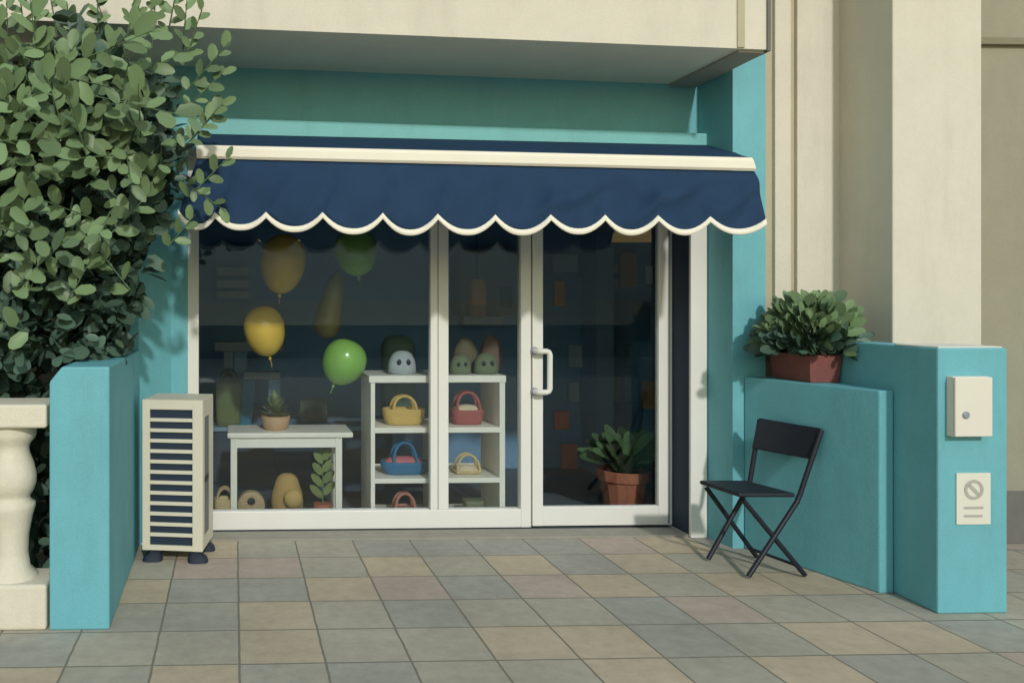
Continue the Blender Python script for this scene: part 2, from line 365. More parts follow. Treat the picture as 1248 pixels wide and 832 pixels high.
hp = [(hx0,YD,hz1), (hx0,hy+.012,hz1), (hx0+.012,hy,hz1), (hx1-.02,hy,hz1), (hx1-.006,hy,hz1-.006), (hx1,hy,hz1-.02),
      (hx1,hy,hz0+.02), (hx1-.006,hy,hz0+.006), (hx1-.02,hy,hz0), (hx0+.012,hy,hz0), (hx0,hy+.012,hz0), (hx0,YD,hz0)]
hd = MB().tube(hp, .0165, 12).build('handle', WHITE, door)
for z in (hz0, hz1): MB().lathe((hx0,YD-.001,z), [(.024,0),(.024,.010),(.019,.015)], 18, axis=Vector((0,-1,0))).build('handle_mount', METALG, door)
# interior shell
xI0, xI1, yI0, yI1, zI = -1.0, 3.62, YD+.11, 6.85, 2.72
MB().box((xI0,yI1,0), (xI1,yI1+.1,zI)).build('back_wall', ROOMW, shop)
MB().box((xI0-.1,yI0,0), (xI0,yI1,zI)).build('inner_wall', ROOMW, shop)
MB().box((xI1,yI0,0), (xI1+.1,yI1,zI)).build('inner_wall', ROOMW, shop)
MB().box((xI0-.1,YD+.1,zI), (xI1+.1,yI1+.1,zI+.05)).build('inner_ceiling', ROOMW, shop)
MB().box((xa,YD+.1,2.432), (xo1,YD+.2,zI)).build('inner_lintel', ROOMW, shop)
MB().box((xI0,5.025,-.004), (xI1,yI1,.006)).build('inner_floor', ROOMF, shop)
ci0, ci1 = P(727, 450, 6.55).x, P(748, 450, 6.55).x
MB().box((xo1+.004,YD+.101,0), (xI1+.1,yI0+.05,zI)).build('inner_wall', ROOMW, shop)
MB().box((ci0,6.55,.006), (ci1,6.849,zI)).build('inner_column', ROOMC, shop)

# ------------------------------------------------------------------ awning
aw = thing('shop_awning', (1.3, 4.86, 2.2), 'navy fabric awning with white scalloped edge above the shop window', 'awning')
YB = 4.30
A0, A1 = P(241, 163, YL-.004), P(884, 177.5, YL-.004)      # back edge
B0, B1 = P(239, 176.5, YB), P(915, 192, YB)                # top of the white bar
C0, C1 = P(240, 193, YB-.008), P(921, 208.5, YB-.008)
NX = 110
def lerp(a, b, t): return a + (b - a)*t
mb = MB(); vs = []; fs = []; ny = 8
for j in range(ny+1):
    for i in range(NX+1):
        t = i/NX; s_ = j/ny
        p = lerp(lerp(A0, A1, t), lerp(B0, B1, t), s_)
        p.z -= .012*math.sin(math.pi*s_)*(1+.5*math.sin(t*19))
        vs.append(p)
for j in range(ny):
    for i in range(NX): fs.append((j*(NX+1)+i, j*(NX+1)+i+1, (j+1)*(NX+1)+i+1, (j+1)*(NX+1)+i))
mb.add(vs, fs, 0, True)
o = mb.build('canopy', NAVY, aw); md = o.modifiers.new('thickness', 'SOLIDIFY'); md.thickness = .003
mb = MB(); n = 40; ring0 = []
prof = [(0,.0),(-.012,-.004),(-.018,-.02),(-.018,-.055),(-.008,-.066),(.02,-.06),(.02,-.01)]
for i in range(n+1):
    t = i/n; b0 = lerp(B0, B1, t); c0 = lerp(C0, C1, t); hgt = b0.z - c0.z
    ring0.append([(lerp(b0.x, c0.x, -q/.066*1.0 if 0 else min(1, -q/.066)), YB + y, b0.z + q/.066*hgt) for y, q in prof])
mb.loft(ring0, 0, False); mb.build('front_bar', TRIMW, aw)
cusp = [217, 262, 324, 393, 466, 533, 603, 670, 737, 800, 865, 931]
cy = [263, 266, 266, 266, 267, 268, 269, 269, 269, 270, 271, 274]
cb = [277, 278, 280, 283, 284, 284, 284, 283, 284, 284, 283]
edge = []                                                   # hem line in photo units
for i in range(len(cusp)-1):
    for k in range(12):
        t = k/12; x = lerp(cusp[i], cusp[i+1], t); base = lerp(cy[i], cy[i+1], t)
        dep = cb[i] - (cy[i]+cy[i+1])/2 + 3
        edge.append((x, base + dep*(1-abs(2*t-1)**2.3)))
edge.append((cusp[-1], cy[-1]))
Yh = 4.20
def fold(t, s_):                                           # soft creases in the hanging cloth
    v = .010*math.sin(t*math.pi*22 + .6)*s_ + .010*math.sin(t*37+s_*2.2)*s_
    for c, k, w, a_ in ((.17,.30,.05,.018), (.46,-.25,.05,.014), (.66,-.35,.035,.022), (.83,-.30,.03,.026), (.955,-.22,.022,.022), (.32,.15,.04,.010)):
        d = (t - c - k*(s_-.5)*.55)/w
        v += 1.7*a_*math.exp(-d*d)*math.sin(math.pi*min(1, s_*1.05))
    return v
NV = 22; ne = len(edge)
def vp(i, s_):
    t = i/(ne-1); top = lerp(C0, C1, t); bot = P(edge[i][0], edge[i][1], Yh)
    p = lerp(top, bot, s_); p.y -= .02*math.sin(math.pi*s_*.5) + fold(t, s_) - .012
    return p
mb = MB(); vs = [vp(i, j/NV*.925) for j in range(NV+1) for i in range(ne)]
fs = [(j*ne+i, j*ne+i+1, (j+1)*ne+i+1, (j+1)*ne+i) for j in range(NV) for i in range(ne-1)]
mb.add(vs, fs, 0, True); o = mb.build('valance', NAVY, aw); md = o.modifiers.new('thickness', 'SOLIDIFY'); md.thickness = .003; md.offset = 0
mb = MB(); vs = []
for j in range(3):
    for i in range(ne):
        p = vp(i, 1.0)
        q = vp(i, .925) if True else None
        q = Vector((p.x, q.y, p.z + .030)); r = lerp(q, p, j/2); r.y -= .003; vs.append(r)
fs = [(j*ne+i, j*ne+i+1, (j+1)*ne+i+1, (j+1)*ne+i) for j in range(2) for i in range(ne-1)]
mb.add(vs, fs, 0, True); o = mb.build('scalloped_trim', TRIMW, aw); md = o.modifiers.new('thickness', 'SOLIDIFY'); md.thickness = .006; md.offset = 0
for t in (.06, .94):
    a = lerp(A0, A1, t); b_ = lerp(B0, B1, t)
    MB().tube([(a.x, YL+.0, a.z-.10), (lerp(a.x,b_.x,.5)-.02, lerp(a.y,b_.y,.55), lerp(a.z,b_.z,.6)-.07), (b_.x, YB+.03, b_.z-.04)], .012, 8).build('support_arm', WHITE, aw)

# ------------------------------------------------------------------ left teal wall
zlw = P(200, 447, 3.54).z
f0, f1 = G(60, 768), G(133, 768)
ya = f0.y
bk = G(169, 668); dirx = (bk.x - f1.x)/(bk.y - f1.y); yb = 4.79
lw = MB()
x1b = f1.x + dirx*(yb-ya); x0b = x1b - (f1.x-f0.x)
zt0 = P(62, 447, ya).z; ch = .065
prof0 = [(f0.x,0),(f1.x,0),(f1.x,zt0),(f0.x+ch*.8,zt0),(f0.x,zt0-ch)]
prof1 = [(x0b,0),(x1b,0),(x1b,zt0),(x0b+ch*.8,zt0),(x0b,zt0-ch)]
rA = [(x,ya,z) for x,z in prof0]; rB = [(x,yb,z) for x,z in prof1]
lw.hexa(rA, rB, 0, .008)
tag(lw.build('garden_wall', TEAL, None, ((f0.x+f1.x)/2, (ya+yb)/2, 0)), 'thick teal plastered wall end between stone balustrade and air conditioner', 'wall')

# ------------------------------------------------------------------ balustrade
bx1 = f0.x - .012
bal = thing('stone_balustrade', (bx1-.6, ya+.13, 0), 'cream stone balustrade with turned baluster left of the teal wall', 'balustrade')
zr1, zr0 = P(20, 493, ya).z, P(20, 522, ya).z; zb1 = P(20, 713, ya).z
MB().box((bx1-2.2, ya, zr0), (bx1, ya+.26, zr1), 0, .012, 3).build('rail', CREAM2, bal)
MB().box((bx1-2.2, ya, 0), (bx1, ya+.24, zb1), 0, .014, 3).build('base', CREAM2, bal)
pr = [(46,704),(45,699),(36,690),(33.5,672),(34.5,650),(39,628),(42,618),(42,612),(36,608),(36,603),(40,598),(43.5,587),(43.5,577),(40,563),(35.5,552),(34.5,546),(36,540),(42,533),(43.5,528),(43.5,523)]
prof = []
for px_, py_ in pr:
    prof.append(((px_-15)/F*ya*1.02, P(20, py_, ya+.12).z))
prof = [(r, min(max(z, zb1-.004), zr0+.004)) for r, z in prof]
prof[0] = (prof[0][0], zb1-.002); prof[-1] = (prof[-1][0], zr0+.002)
xc0 = P(15, 600, ya+.12).x
for k in range(4):
    MB().lathe((xc0 - k*.262, ya+.13, 0), prof, 32).build('baluster', CREAM2, bal)

# ------------------------------------------------------------------ leafy tree
LEAFS = [L_LIGHT, L_DARK, L_MID]
tree = thing('leafy_tree', (-1.35, 4.25, 0), 'large round leaved green tree behind balustrade, overlapping the awning corner', 'tree')
tr = MB()
tr.tube([(-1.35,4.25,-.05),(-1.33,4.24,.5),(-1.28,4.25,1.0),(-1.2,4.22,1.6),(-1.15,4.2,2.2)], [.085,.07,.06,.045,.02], 12)
for q in range(12):
    z0 = .8 + q*.1; a = q*2.4; st = Vector((-1.3+.07*q/6, 4.24, z0)); dv = Vector((math.cos(a), math.sin(a)*.45, .55))
    tr.tube([st, st+dv*.3+Vector((0,0,.05)), st+dv*.62+Vector((0,0,.2))], [.025,.017,.006], 6)
tr.build('trunk', BARK, tree)
# crown outline measured as px per photo height -> right edge at the crown's own distance
edge_pts = [(0,222),(40,222),(90,236),(150,236),(200,246),(250,226),(300,205),(340,196),(380,190),(410,176),(440,178)]
def xright(z):
    py = PY - (z-H)/4.1*F
    for (a, b) in zip(edge_pts[:-1], edge_pts[1:]):
        if a[0] <= py <= b[0]:
            px = lerp(a[1], b[1], (py-a[0])/(b[0]-a[0])); return P(px, py, 4.1).x
    if py < 0: return P(222, 0, 4.1).x - ((-py)/F*4.1)*1.1
    return P(160, 460, 4.1).x - .45
cr = MB(); rnd = random.Random(11)
def inside(p, pad=0):
    # crown volume: elliptical section in plan, right edge follows outline
    xr = xright(p.z) - pad - .03; xl = -2.35 + .25*abs(p.z-1.8)
    if p.x > xr or p.x < xl: return False
    cx, hx = (xr+xl)/2, (xr-xl)/2
    top = 2.54 + .09*math.sin(p.x*7) + .06*math.sin(p.x*17+1)
    if p.z > top or p.z < .12: return False
    if p.x > -.95 and p.z < 1.12 and p.y < 4.9: 
        if p.x > -.86: return False
    hy = .50*math.sqrt(max(0, 1-((p.x-cx)/hx)**4))*(.75 if p.z < 1.1 else 1)
    return abs(p.y-4.22) < max(hy-pad, .03)
def sprig(p, d, n, ln, mi_f, spread=.9):
    d = d.normalized(); side = d.cross(Vector((rnd.uniform(-1,1), -1.2, rnd.uniform(-.3,.6)))).normalized()
    cr.tube([p, p+d*ln*n*.30, p+d*ln*n*.58], [.004,.003,.0015], 4, 2, False)
    for k in range(n):
        q = p + d*(ln*.62*k*.95); s_ = 1 if k % 2 else -1
        dd = d*(.55+.5*k/n) + side*s_*spread*(1-.45*k/n) + Vector((rnd.uniform(-.2,.2), rnd.uniform(-.35,.1), rnd.uniform(-.15,.15)))
        nn = Vector((rnd.uniform(-.5,.5), -1, rnd.uniform(.1,.8)))
        l = ln*rnd.uniform(.85,1.2)
        cr.leaf(q, dd, nn, l, l*rnd.uniform(.5,.66), mi_f(), rnd.uniform(0,.3))
pts = []
cnt = 0
while cnt < 7600:
    p = Vector((rnd.uniform(-2.4, .1), rnd.uniform(3.68, 4.74), rnd.uniform(.12, 2.85)))
    if not inside(p, .05): continue
    # keep mostly outer shell, thin core
    deep = inside(p + Vector((0,-.2,0)), .05) and inside(p + Vector((.2,0,0)), .05)
    if deep and rnd.random() < .7: continue
    cnt += 1
    d = Vector((rnd.uniform(-1,1), rnd.uniform(-1.3,.4), rnd.uniform(-.5,1)))
    n = Vector((rnd.uniform(-.7,.9), rnd.uniform(-1.2,.1), rnd.uniform(-.1,1)))
    l = rnd.uniform(.06,.125)
    cr.leaf(p, d, n, l, l*rnd.uniform(.55,.7), 1 if rnd.random() < .86 else 2, rnd.uniform(0,.3))
for _ in range(1500):                                      # low skirt behind the balustrade
    p = Vector((rnd.uniform(-2.2, -.84), rnd.uniform(3.9, 4.5), rnd.uniform(.08, 1.35)))
    d = Vector((rnd.uniform(-1,1), rnd.uniform(-1.3,.2), rnd.uniform(-.5,1))); l = rnd.uniform(.08,.125)
    cr.leaf(p, d, Vector((rnd.uniform(-.7,.9), rnd.uniform(-1.2,-.1), rnd.uniform(-.1,1))), l, l*rnd.uniform(.55,.7), 1, rnd.uniform(0,.3))
cnt = 0
while cnt < 190:                                            # pale sprigs near the outside: light put into the leaf colour
    z = rnd.choice([rnd.uniform(1.25,2.85), rnd.uniform(1.9,2.85)])
    p = Vector((rnd.uniform(-2.3,.05), rnd.uniform(3.66,4.4), z))
    if not inside(p, .0) or inside(p + Vector((0,-.07,0)), .0): continue
    d = Vector((rnd.uniform(-.9,1), rnd.uniform(-.5,0), rnd.uniform(-.3,1)))
    e = p + d.normalized()*.34
    if e.x > xright(e.z) - .0 or e.z > 2.66: continue
    cnt += 1
    big = rnd.random() < .75
    sprig(p + Vector((0,-.02,0)), d, rnd.randint(5,8) if big else rnd.randint(1,3), rnd.uniform(.085,.12), lambda: 0 if rnd.random() < .93 else 2)
# shoots that break the outline, where the picture has them
for px_, py_, ex, ey, n in ((165,30,172,-8,6),(125,20,112,-14,6),(10,70,8,2,6),(48,62,40,8,6),(92,60,84,18,5),(120,40,118,-25,9),(150,70,160,18,8),(185,60,190,-6,9),(222,72,238,22,7),(232,80,252,30,7),
                            (236,110,268,78,7),(238,130,276,96,6),(242,170,272,140,6),(238,240,268,214,7),(236,225,262,240,6),(232,180,262,150,6),(205,300,222,280,5),(70,45,60,-12,8),(30,40,22,-20,7),(205,40,215,-12,7)):
    ex -= 12 if ex > 230 else 0; px_ -= 8 if px_ > 230 else 0
    a = P(px_, py_, 3.98); b_ = P(ex, ey, 3.93); d = b_ - a
    sprig(a, d, n, max(.074, d.length/(n*.62)*.85), lambda: 0, .95)
cr.build('crown', LEAFS, tree)

# ------------------------------------------------------------------ air conditioner
ac_c = G(206, 688)
acz0 = P(206, 673, ac_c.y).z
ac = thing('air_conditioner', (ac_c.x, ac_c.y, 0), 'cream outdoor air conditioner unit with dark slots beside the teal wall', 'air conditioner')
rot = Matrix.Rotation(R(-9), 3, 'Z')
W, D_, T0, T1 = P(247,600,ac_c.y).x - P(171,600,ac_c.y).x, .31, acz0, P(206, 487, ac_c.y).z
xl_ = P(171, 600, ac_c.y).x
def acp(x, y, z): v = rot @ Vector((x - W, y, 0)); return Vector((xl_ + W + v.x, ac_c.y + v.y, z))
def acbox(mb, x0, y0, z0, x1, y1, z1, bev=0, mi=0):
    return mb.hexa([acp(x0,y0,z0), acp(x1,y0,z0), acp(x1,y1,z0), acp(x0,y1,z0)], [acp(x0,y0,z1), acp(x1,y0,z1), acp(x1,y1,z1), acp(x0,y1,z1)], mi, bev)
zt_ = T1 - .004
sx0, sx1 = W*.125, W*.83
mb = MB()
acbox(mb, 0, .02, T0, W, D_, zt_, .006)
acbox(mb, 0, 0, T0, sx0, .021, zt_, .003); acbox(mb, sx1, 0, T0, W, .021, zt_, .003)
ztop_ = P(206, 500, ac_c.y).z; zbot_ = P(206, 666.5, ac_c.y).z
acbox(mb, sx0-.002, .001, ztop_, sx1+.002, .021, zt_-.001, .002); acbox(mb, sx0-.002, .001, T0+.001, sx1+.002, .021, zbot_, .002)
mb.build('casing', ACM, ac)
mb = MB(); acbox(mb, sx0+.001, .014, zbot_, sx1-.001, .0195, ztop_); mb.build('dark_slots', ACS, ac)
mb = MB(); nb = 13; st = (ztop_-zbot_)/nb
for k in range(1, nb): acbox(mb, sx0, .002, zbot_+k*st-st*.17, sx1, .016, zbot_+k*st+st*.17, .002)
mb.build('grille', ACM, ac)
for z0, z1 in ((.30,.57),(.64,.96)):
    hz = zt_-T0; mb = MB(); acbox(mb, W-.004, .05, T0+hz*(z0-.2), W+.003, .16, T0+hz*(z1-.08), .002); mb.build('side_vent', ACV, ac)
for x, y in ((.06,.05), (W-.05,.05), (W-.05,D_-.05), (.06,D_-.05)):
    p = acp(x, y, 0); s_ = -1 if x < .1 else 1
    mb = MB(); mb.loft([rrect(p.x+s_*.015, p.y, .001, .055, .05, 3), rrect(p.x+s_*.012, p.y, .022, .052, .045, 3), rrect(p.x, p.y, .05, .032, .035, 3), rrect(p.x-s_*.004, p.y, T0+.002, .045, .045, 3)])
    mb.build('foot', FOOT, ac)
pp = acp(-.012, .02, T0+.02)
mb = MB().tube([acp(.01,.04,T0+.022), acp(-.014,.035,T0+.022)], .011, 10); mb.build('valve', METALG, ac)

# ------------------------------------------------------------------ right walls
low0, low1 = G(904, 667), G(1072, 723)
xe_ = P(1093, 640, low1.y).x
zl0, zl1 = P(905, 456, YP).z, P(1075, 479, low1.y).z
zlow = (zl0+zl1)/2
tw1 = G(1143, 748)
tx = 3.165
yfar = YP - .004
lowx0 = low0.x + (low1.x-low0.x)*(yfar-low0.y)/(low1.y-low0.y)
tall_x_at = lambda y: lerp(tw1.x, tx+.02, (y-tw1.y)/(yfar-tw1.y))
mb = MB().hexa([(lowx0,yfar,0), (low1.x,low1.y,0), (tall_x_at(low1.y)-.003,low1.y,0), (tall_x_at(yfar)-.003,yfar,0)],
               [(lowx0,yfar,zlow), (low1.x,low1.y,zlow), (tall_x_at(low1.y)-.003,low1.y,zlow), (tall_x_at(yfar)-.003,yfar,zlow)], 0, .007)
tag(mb.build('low_wall', TEAL, None, (3.0, 4.3, 0)), 'low teal wall behind the folding chair carrying the brick red planter', 'wall')
zt1 = P(1185, 424, tw1.y).z; pw = P(1228, 600, tw1.y).x
tal = thing('gate_wall', ((tw1.x+pw)/2, tw1.y+.2, 0), 'tall teal wall end with top coloured as lit carrying mailbox and notice', 'wall')
mb = MB().hexa([(tall_x_at(yfar),yfar,0), (tw1.x,tw1.y,0), (pw,tw1.y,0), (pw,tw1.y+.27,0), (tall_x_at(yfar)+.11,tw1.y+.275,0), (tall_x_at(yfar)+.11,yfar,0)],
               [(tall_x_at(yfar),yfar,zt1), (tw1.x,tw1.y,zt1), (pw,tw1.y,zt1), (pw,tw1.y+.27,zt1), (tall_x_at(yfar)+.11,tw1.y+.275,zt1), (tall_x_at(yfar)+.11,yfar,zt1)], 0, .008)
mb.build('wall_body', TEAL, tal)
MB().box((tw1.x+.012,tw1.y+.012,zt1-.001), (pw-.012,tw1.y+.258,zt1+.006), 0, .003).build('lit_top', LITTOP, tal)  # thin pale layer: sunlight on the wall top put into the colour
# mailbox
yw = tw1.y
mbx = thing('wall_mailbox', (P(1186,500,yw).x, yw, P(1186,534,yw).z), 'small white metal letter box with round lock on the teal wall end', 'mailbox')
yb_ = yw - .05
m0, m1 = XZ(1165, 533, yb_), XZ(1209.5, 459, yb_)
MB().box((m0[0],yb_+.014,m0[1]), (m1[0],yw+.001,m1[1]), 0, .004).build('box_body', BOXM, mbx)
MB().box((m0[0]-.002,yb_,m0[1]+.003), (m1[0]+.002,yb_+.0125,m1[1]-.002), 0, .004).build('box_door', BOXM, mbx)
kx, kz = XZ(1177, 505.5, yb_)
MB().lathe((kx,yb_+.002,kz), [(.016,0),(.016,.006),(.012,.008)], 20, axis=Vector((0,-1,0))).build('lock', METALG, mbx)
# notice
nt0 = thing('wall_notice', (P(1186,600,yw).x, yw, P(1186,639,yw).z), 'white paper notice with a grey prohibition circle below the letter box', 'notice')
n0, n1 = XZ(1166, 639, yw-.006), XZ(1207.5, 576, yw-.006)
MB().box((n0[0],yw-.006,n0[1]), (n1[0],yw+.0,n1[1]), 0, .001).build('sheet', PAPER, nt0)
c_x, c_z = XZ(1187, 596.5, yw-.007)
mk = MB(); r0, r1 = .0305, .0445; n = 40; vs = []; fs = []
for k in range(n):
    a = 2*math.pi*k/n
    for r in (r0, r1): vs.append((c_x+r*math.cos(a), yw-.0075, c_z+r*math.sin(a)))
fs = [(2*k, 2*k+1, (2*k+3) % (2*n), (2*k+2) % (2*n)) for k in range(n)]
mk.add(vs, fs)
dx = .031*.7071; w = .0055
mk.add([(c_x-dx-w,yw-.0075,c_z+dx-w),(c_x-dx+w,yw-.0075,c_z+dx+w),(c_x+dx+w,yw-.0075,c_z-dx+w),(c_x+dx-w,yw-.0075,c_z-dx-w)], [(0,1,2,3)])
mk.build('prohibition_mark', INK, nt0)
mk = MB()
for py_, x0_, x1_ in ((618.5,1175,1198.5),(628.5,1175,1197.5)):
    p0, p1 = XZ(x0_, py_+1.6, yw-.007), XZ(x1_, py_-1.6, yw-.007)
    mk.add([(p0[0],yw-.0075,p0[1]),(p1[0],yw-.0075,p0[1]),(p1[0],yw-.0075,p1[1]),(p0[0],yw-.0075,p1[1])], [(0,1,2,3)])
mk.build('text_line', INK, nt0)

# ------------------------------------------------------------------ planter on the low wall
pl_y0 = 4.24
px_l, px_r = P(986, 450, pl_y0).x, P(1030, 450, pl_y0).x
px_r = min(px_r, tall_x_at(pl_y0)-.006); px_l = px_r - .175
pt = thing('planter_box', ((px_l+px_r)/2, pl_y0+.15, zlow), 'brick red planter box with bushy green plant on the low wall', 'planter')
hz = .145; tp = .012; y1_ = pl_y0+.33
mb = MB()
def ringp(e, z): return [(px_l-e,pl_y0-e,z),(px_r+min(e,0),pl_y0-e,z),(px_r+min(e,0),y1_+e,z),(px_l-e,y1_+e,z)]
mb.hexa(ringp(-tp, zlow+.001), ringp(0, zlow+hz), 0, .004)
mb.build('pot', BRICKP, pt)
mb = MB().hexa(ringp(-.012, zlow+hz-.01), ringp(-.012, zlow+hz+.006)); mb.build('soil', SOIL, pt)
lf = MB(); rnd2 = random.Random(5); pc = Vector(((px_l+px_r)/2+.005, pl_y0+.14, zlow+hz))
def bushleaf(p, d, l, mi):
    nn = Vector((rnd2.uniform(-.5,.5), -1, rnd2.uniform(.1,.9)))
    lf.leaf(p, d, nn, l, l*rnd2.uniform(.55,.72), mi, rnd2.uniform(.0,.25))
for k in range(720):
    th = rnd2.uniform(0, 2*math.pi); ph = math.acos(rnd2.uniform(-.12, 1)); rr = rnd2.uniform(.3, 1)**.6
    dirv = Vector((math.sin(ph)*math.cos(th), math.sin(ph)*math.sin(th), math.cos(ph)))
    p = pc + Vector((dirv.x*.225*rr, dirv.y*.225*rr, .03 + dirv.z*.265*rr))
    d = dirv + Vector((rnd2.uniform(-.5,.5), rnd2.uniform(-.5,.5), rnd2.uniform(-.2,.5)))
    top = dirv.z*rr > .26  # pale leaves on top, dark below: light put into the leaf colour
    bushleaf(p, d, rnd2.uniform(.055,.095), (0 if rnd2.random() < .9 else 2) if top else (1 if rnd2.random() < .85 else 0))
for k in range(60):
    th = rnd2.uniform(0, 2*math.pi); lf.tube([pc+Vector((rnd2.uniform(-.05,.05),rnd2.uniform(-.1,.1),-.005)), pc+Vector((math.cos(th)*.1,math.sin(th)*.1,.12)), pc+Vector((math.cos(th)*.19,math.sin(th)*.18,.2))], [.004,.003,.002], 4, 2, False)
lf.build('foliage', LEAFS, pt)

# ------------------------------------------------------------------ neighbouring building on the right
YN = 4.66; YC = 4.30
nb_ = thing('neighbour_building', (3.6, 4.8, 0), 'cream building with square columns standing right of the teal shop', 'building')
n_a, n_b = xr_pil1 + .003, P(1003, 200, YN).x
MB().box((xr_pil1+.002, YN+.01, 0), (P(943,200,YN).x, 5.06, TOP)).build('corner_shade_strip', SHADESTR, nb_)  # side shading of the pier edge, painted as a darker strip
MB().box((P(943,200,YN).x, YN-.012, 0), (P(962.5,200,YN).x, 5.05, TOP), 0, .004).build('pier', CREAM, nb_)
MB().box((P(962.5,200,YN).x, YN+.012, 0), (P(970,200,YN).x, 5.05, TOP)).build('pier_groove', SHADESTR, nb_)
MB().box((P(970,200,YN).x, YN-.012, 0), (n_b, 5.05, TOP), 0, .004).build('pier', CREAM, nb_)
cx0, cx1 = P(1088, 200, YC).x, P(1196.5, 200, YC).x
MB().box((n_b, YN+.03, 0), (cx0+.02, 5.05, TOP)).build('wall', CREAM, nb_)
MB().box((cx0, YC, 0), (cx1, YN+.4, TOP), 0, .006).build('column', CREAM, nb_)
MB().box((cx1+.001, YN+.0, .30), (9, 5.05, TOP)).build('porch_wall', SHADEW, nb_)  # evenly darkened colour stands in for shade in the recess
MB().box((cx1+.001, YN-.015, 0), (9, 5.05, .299), 0, .004).build('plinth', GREYP, nb_)
zc_ = P(1225, 52, YN).z
MB().box((cx1+.002, YN-.03, zc_-.02), (9, YN+.01, zc_+.022), 0, .004).build('string_course', SHADET, nb_)

# ------------------------------------------------------------------ folding chair
ch = thing('folding_chair', (2.72, 4.35, 0), 'black folding chair standing on the paving by the low teal wall', 'chair')
Yn, Yf_ = G(912,702).y, G(863,681).y
def cp(px, py, near): return P(px, py, Yn if near else Yf_)
r_ = .0125
fn, bn, ff, bf = G(912,702,r_), G(980,700,r_), G(863,681,r_), G(918,676,r_)
bn.y = fn.y + .02; bf.y = ff.y + .02
Lc, Nc, Rc, Kc = cp(852,589,0), cp(901,607,1), cp(970,606,1), cp(909,585,0)
zs = .405
def at(v, z): return Vector((v.x, v.y, z))
Lc, Nc, Rc, Kc = at(Lc,zs), at(Nc,zs-.006), at(Rc,zs-.008), at(Kc,zs-.002)
tn, tf = cp(1001,524,1), cp(926,511,0)
def leg(nm, pts): MB().tube(pts, r_, 12).build(nm, CHAIRM, ch)
mid = lambda a, b, t: a + (b-a)*t
def smooth_path(pts, n=8):
    out = [Vector(pts[0])]
    a, b, c = map(Vector, pts); 
    for k in range(1, n+1):
        t = k/n; out.append(a*(1-t)**2 + b*2*t*(1-t) + c*t*t)
    return out
rn, rk = at(Rc, zs-.02), at(Kc, zs-.02)
leg('leg', [fn, mid(fn, rn+Vector((.012,0,0)), .97), rn+Vector((.022,0,.03)), tn])
leg('leg', [ff, mid(ff, rk+Vector((.012,0,0)), .97), rk+Vector((.022,0,.03)), tf])
leg('leg', [bn+Vector((0,-.012,0)), at(Nc+Vector((.02,-.002,0)), zs-.02)])
leg('leg', [bf+Vector((0,.012,0)), at(Lc+Vector((.04,0,0)), zs-.02)])
MB().tube([mid(bn,Nc,.12), mid(bf,Lc,.12)], .008, 8).build('stretcher', CHAIRM, ch)
ins = Vector((0,0,.022))
MB().hexa([Nc, Rc, Kc, Lc], [Nc+ins, Rc+ins, Kc+ins, Lc+ins], 0, .009, 3).build('seat', CHAIRS, ch)
b_n, b_f = cp(991.5,560,1), cp(916.5,546,0)
nrm = (b_f-b_n).cross(tn-b_n).normalized()
tn2, tf2 = cp(1002.5,522,1), cp(925,509,0)
rings = []
for k in range(7):                                          # gently curved back panel
    t = k/6; lo, hi = lerp(b_n, b_f, t), lerp(tn2, tf2, t); bow = nrm*(.016*math.sin(math.pi*t)); th_ = nrm*.009
    rings.append([lo+bow-th_, lo+bow+th_, hi+bow+th_, hi+bow-th_])
mb = MB().loft(rings, 0, False); o = mb.build('backrest', CHAIRM, ch)
md = o.modifiers.new('soft_edges', 'BEVEL'); md.width = .008; md.segments = 3; md.limit_method = 'ANGLE'; md.angle_limit = R(40)

# ------------------------------------------------------------------ window display
YG = YD + .038
# table
Yt = 5.26
tb = thing('display_table', (P(350,600,Yt).x, Yt+.16, .006), 'white side table behind the left window pane holding a succulent', 'table')
X = lambda px, Y: P(px, 500, Y).x
Z = lambda py, Y, px=400: P(px, py, Y).z
ztt = Z(526.5, Yt)
MB().box((X(277,Yt), Yt-.015, Z(533,Yt)), (X(430,Yt), Yt+.33, ztt), 0, .008, 3).build('table_top', WHITEF, tb)
MB().box((X(283,Yt), Yt+.004, Z(545,Yt)), (X(415,Yt), Yt+.022, Z(533,Yt)+.001)).build('apron', WHITEF, tb)
for px_ in ((281,289),(409,417)):
    for dy in (0, .26):
        MB().box((X(px_[0],Yt), Yt+dy, .006), (X(px_[1],Yt), Yt+dy+.042, Z(533,Yt)+.002), 0, .003).build('leg', WHITEF, tb)
# shelf unit
Ys = 5.14; Ds = .40
sh = thing('display_shelf', (P(533,600,Ys).x, Ys+.2, .006), 'white open shelf unit behind the window holding woven bags', 'shelf')
xs0_, xs1_ = X(452,Ys), X(615.5,Ys)
MB().box((xs0_-.012, Ys-.006, Z(466.5,Ys)), (xs1_+.006, Ys+Ds+.005, Z(458,Ys)), 0, .004).build('shelf_top', WHITEF, sh)
MB().box((xs0_, Ys, .006), (X(457,Ys), Ys+Ds, Z(466.5,Ys)+.001)).build('side_panel', WHITEF, sh)
MB().box((X(609,Ys), Ys, .006), (xs1_, Ys+Ds, Z(466.5,Ys)+.001)).build('side_panel', WHITEF, sh)
MB().box((X(533,Ys), Ys+.002, .006), (X(546,Ys), Ys+Ds-.01, Z(527.5,Ys))).build('divider', WHITEF, sh)
for a_, b2 in ((521.5,528),(583.5,589.5)):
    MB().box((X(456,Ys), Ys+.001, Z(b2,Ys)), (X(610,Ys), Ys+Ds-.006, Z(a_,Ys)), 0, .002).build('shelf_board', WHITEF, sh)
zS1, zS2, zTop = Z(521.5,Ys), Z(583.5,Ys), Z(458,Ys)
MB().box((X(456,Ys), Ys+Ds-.012, .3), (X(610,Ys), Ys+Ds-.004, .31)).build('back_rail', WHITEF, sh)
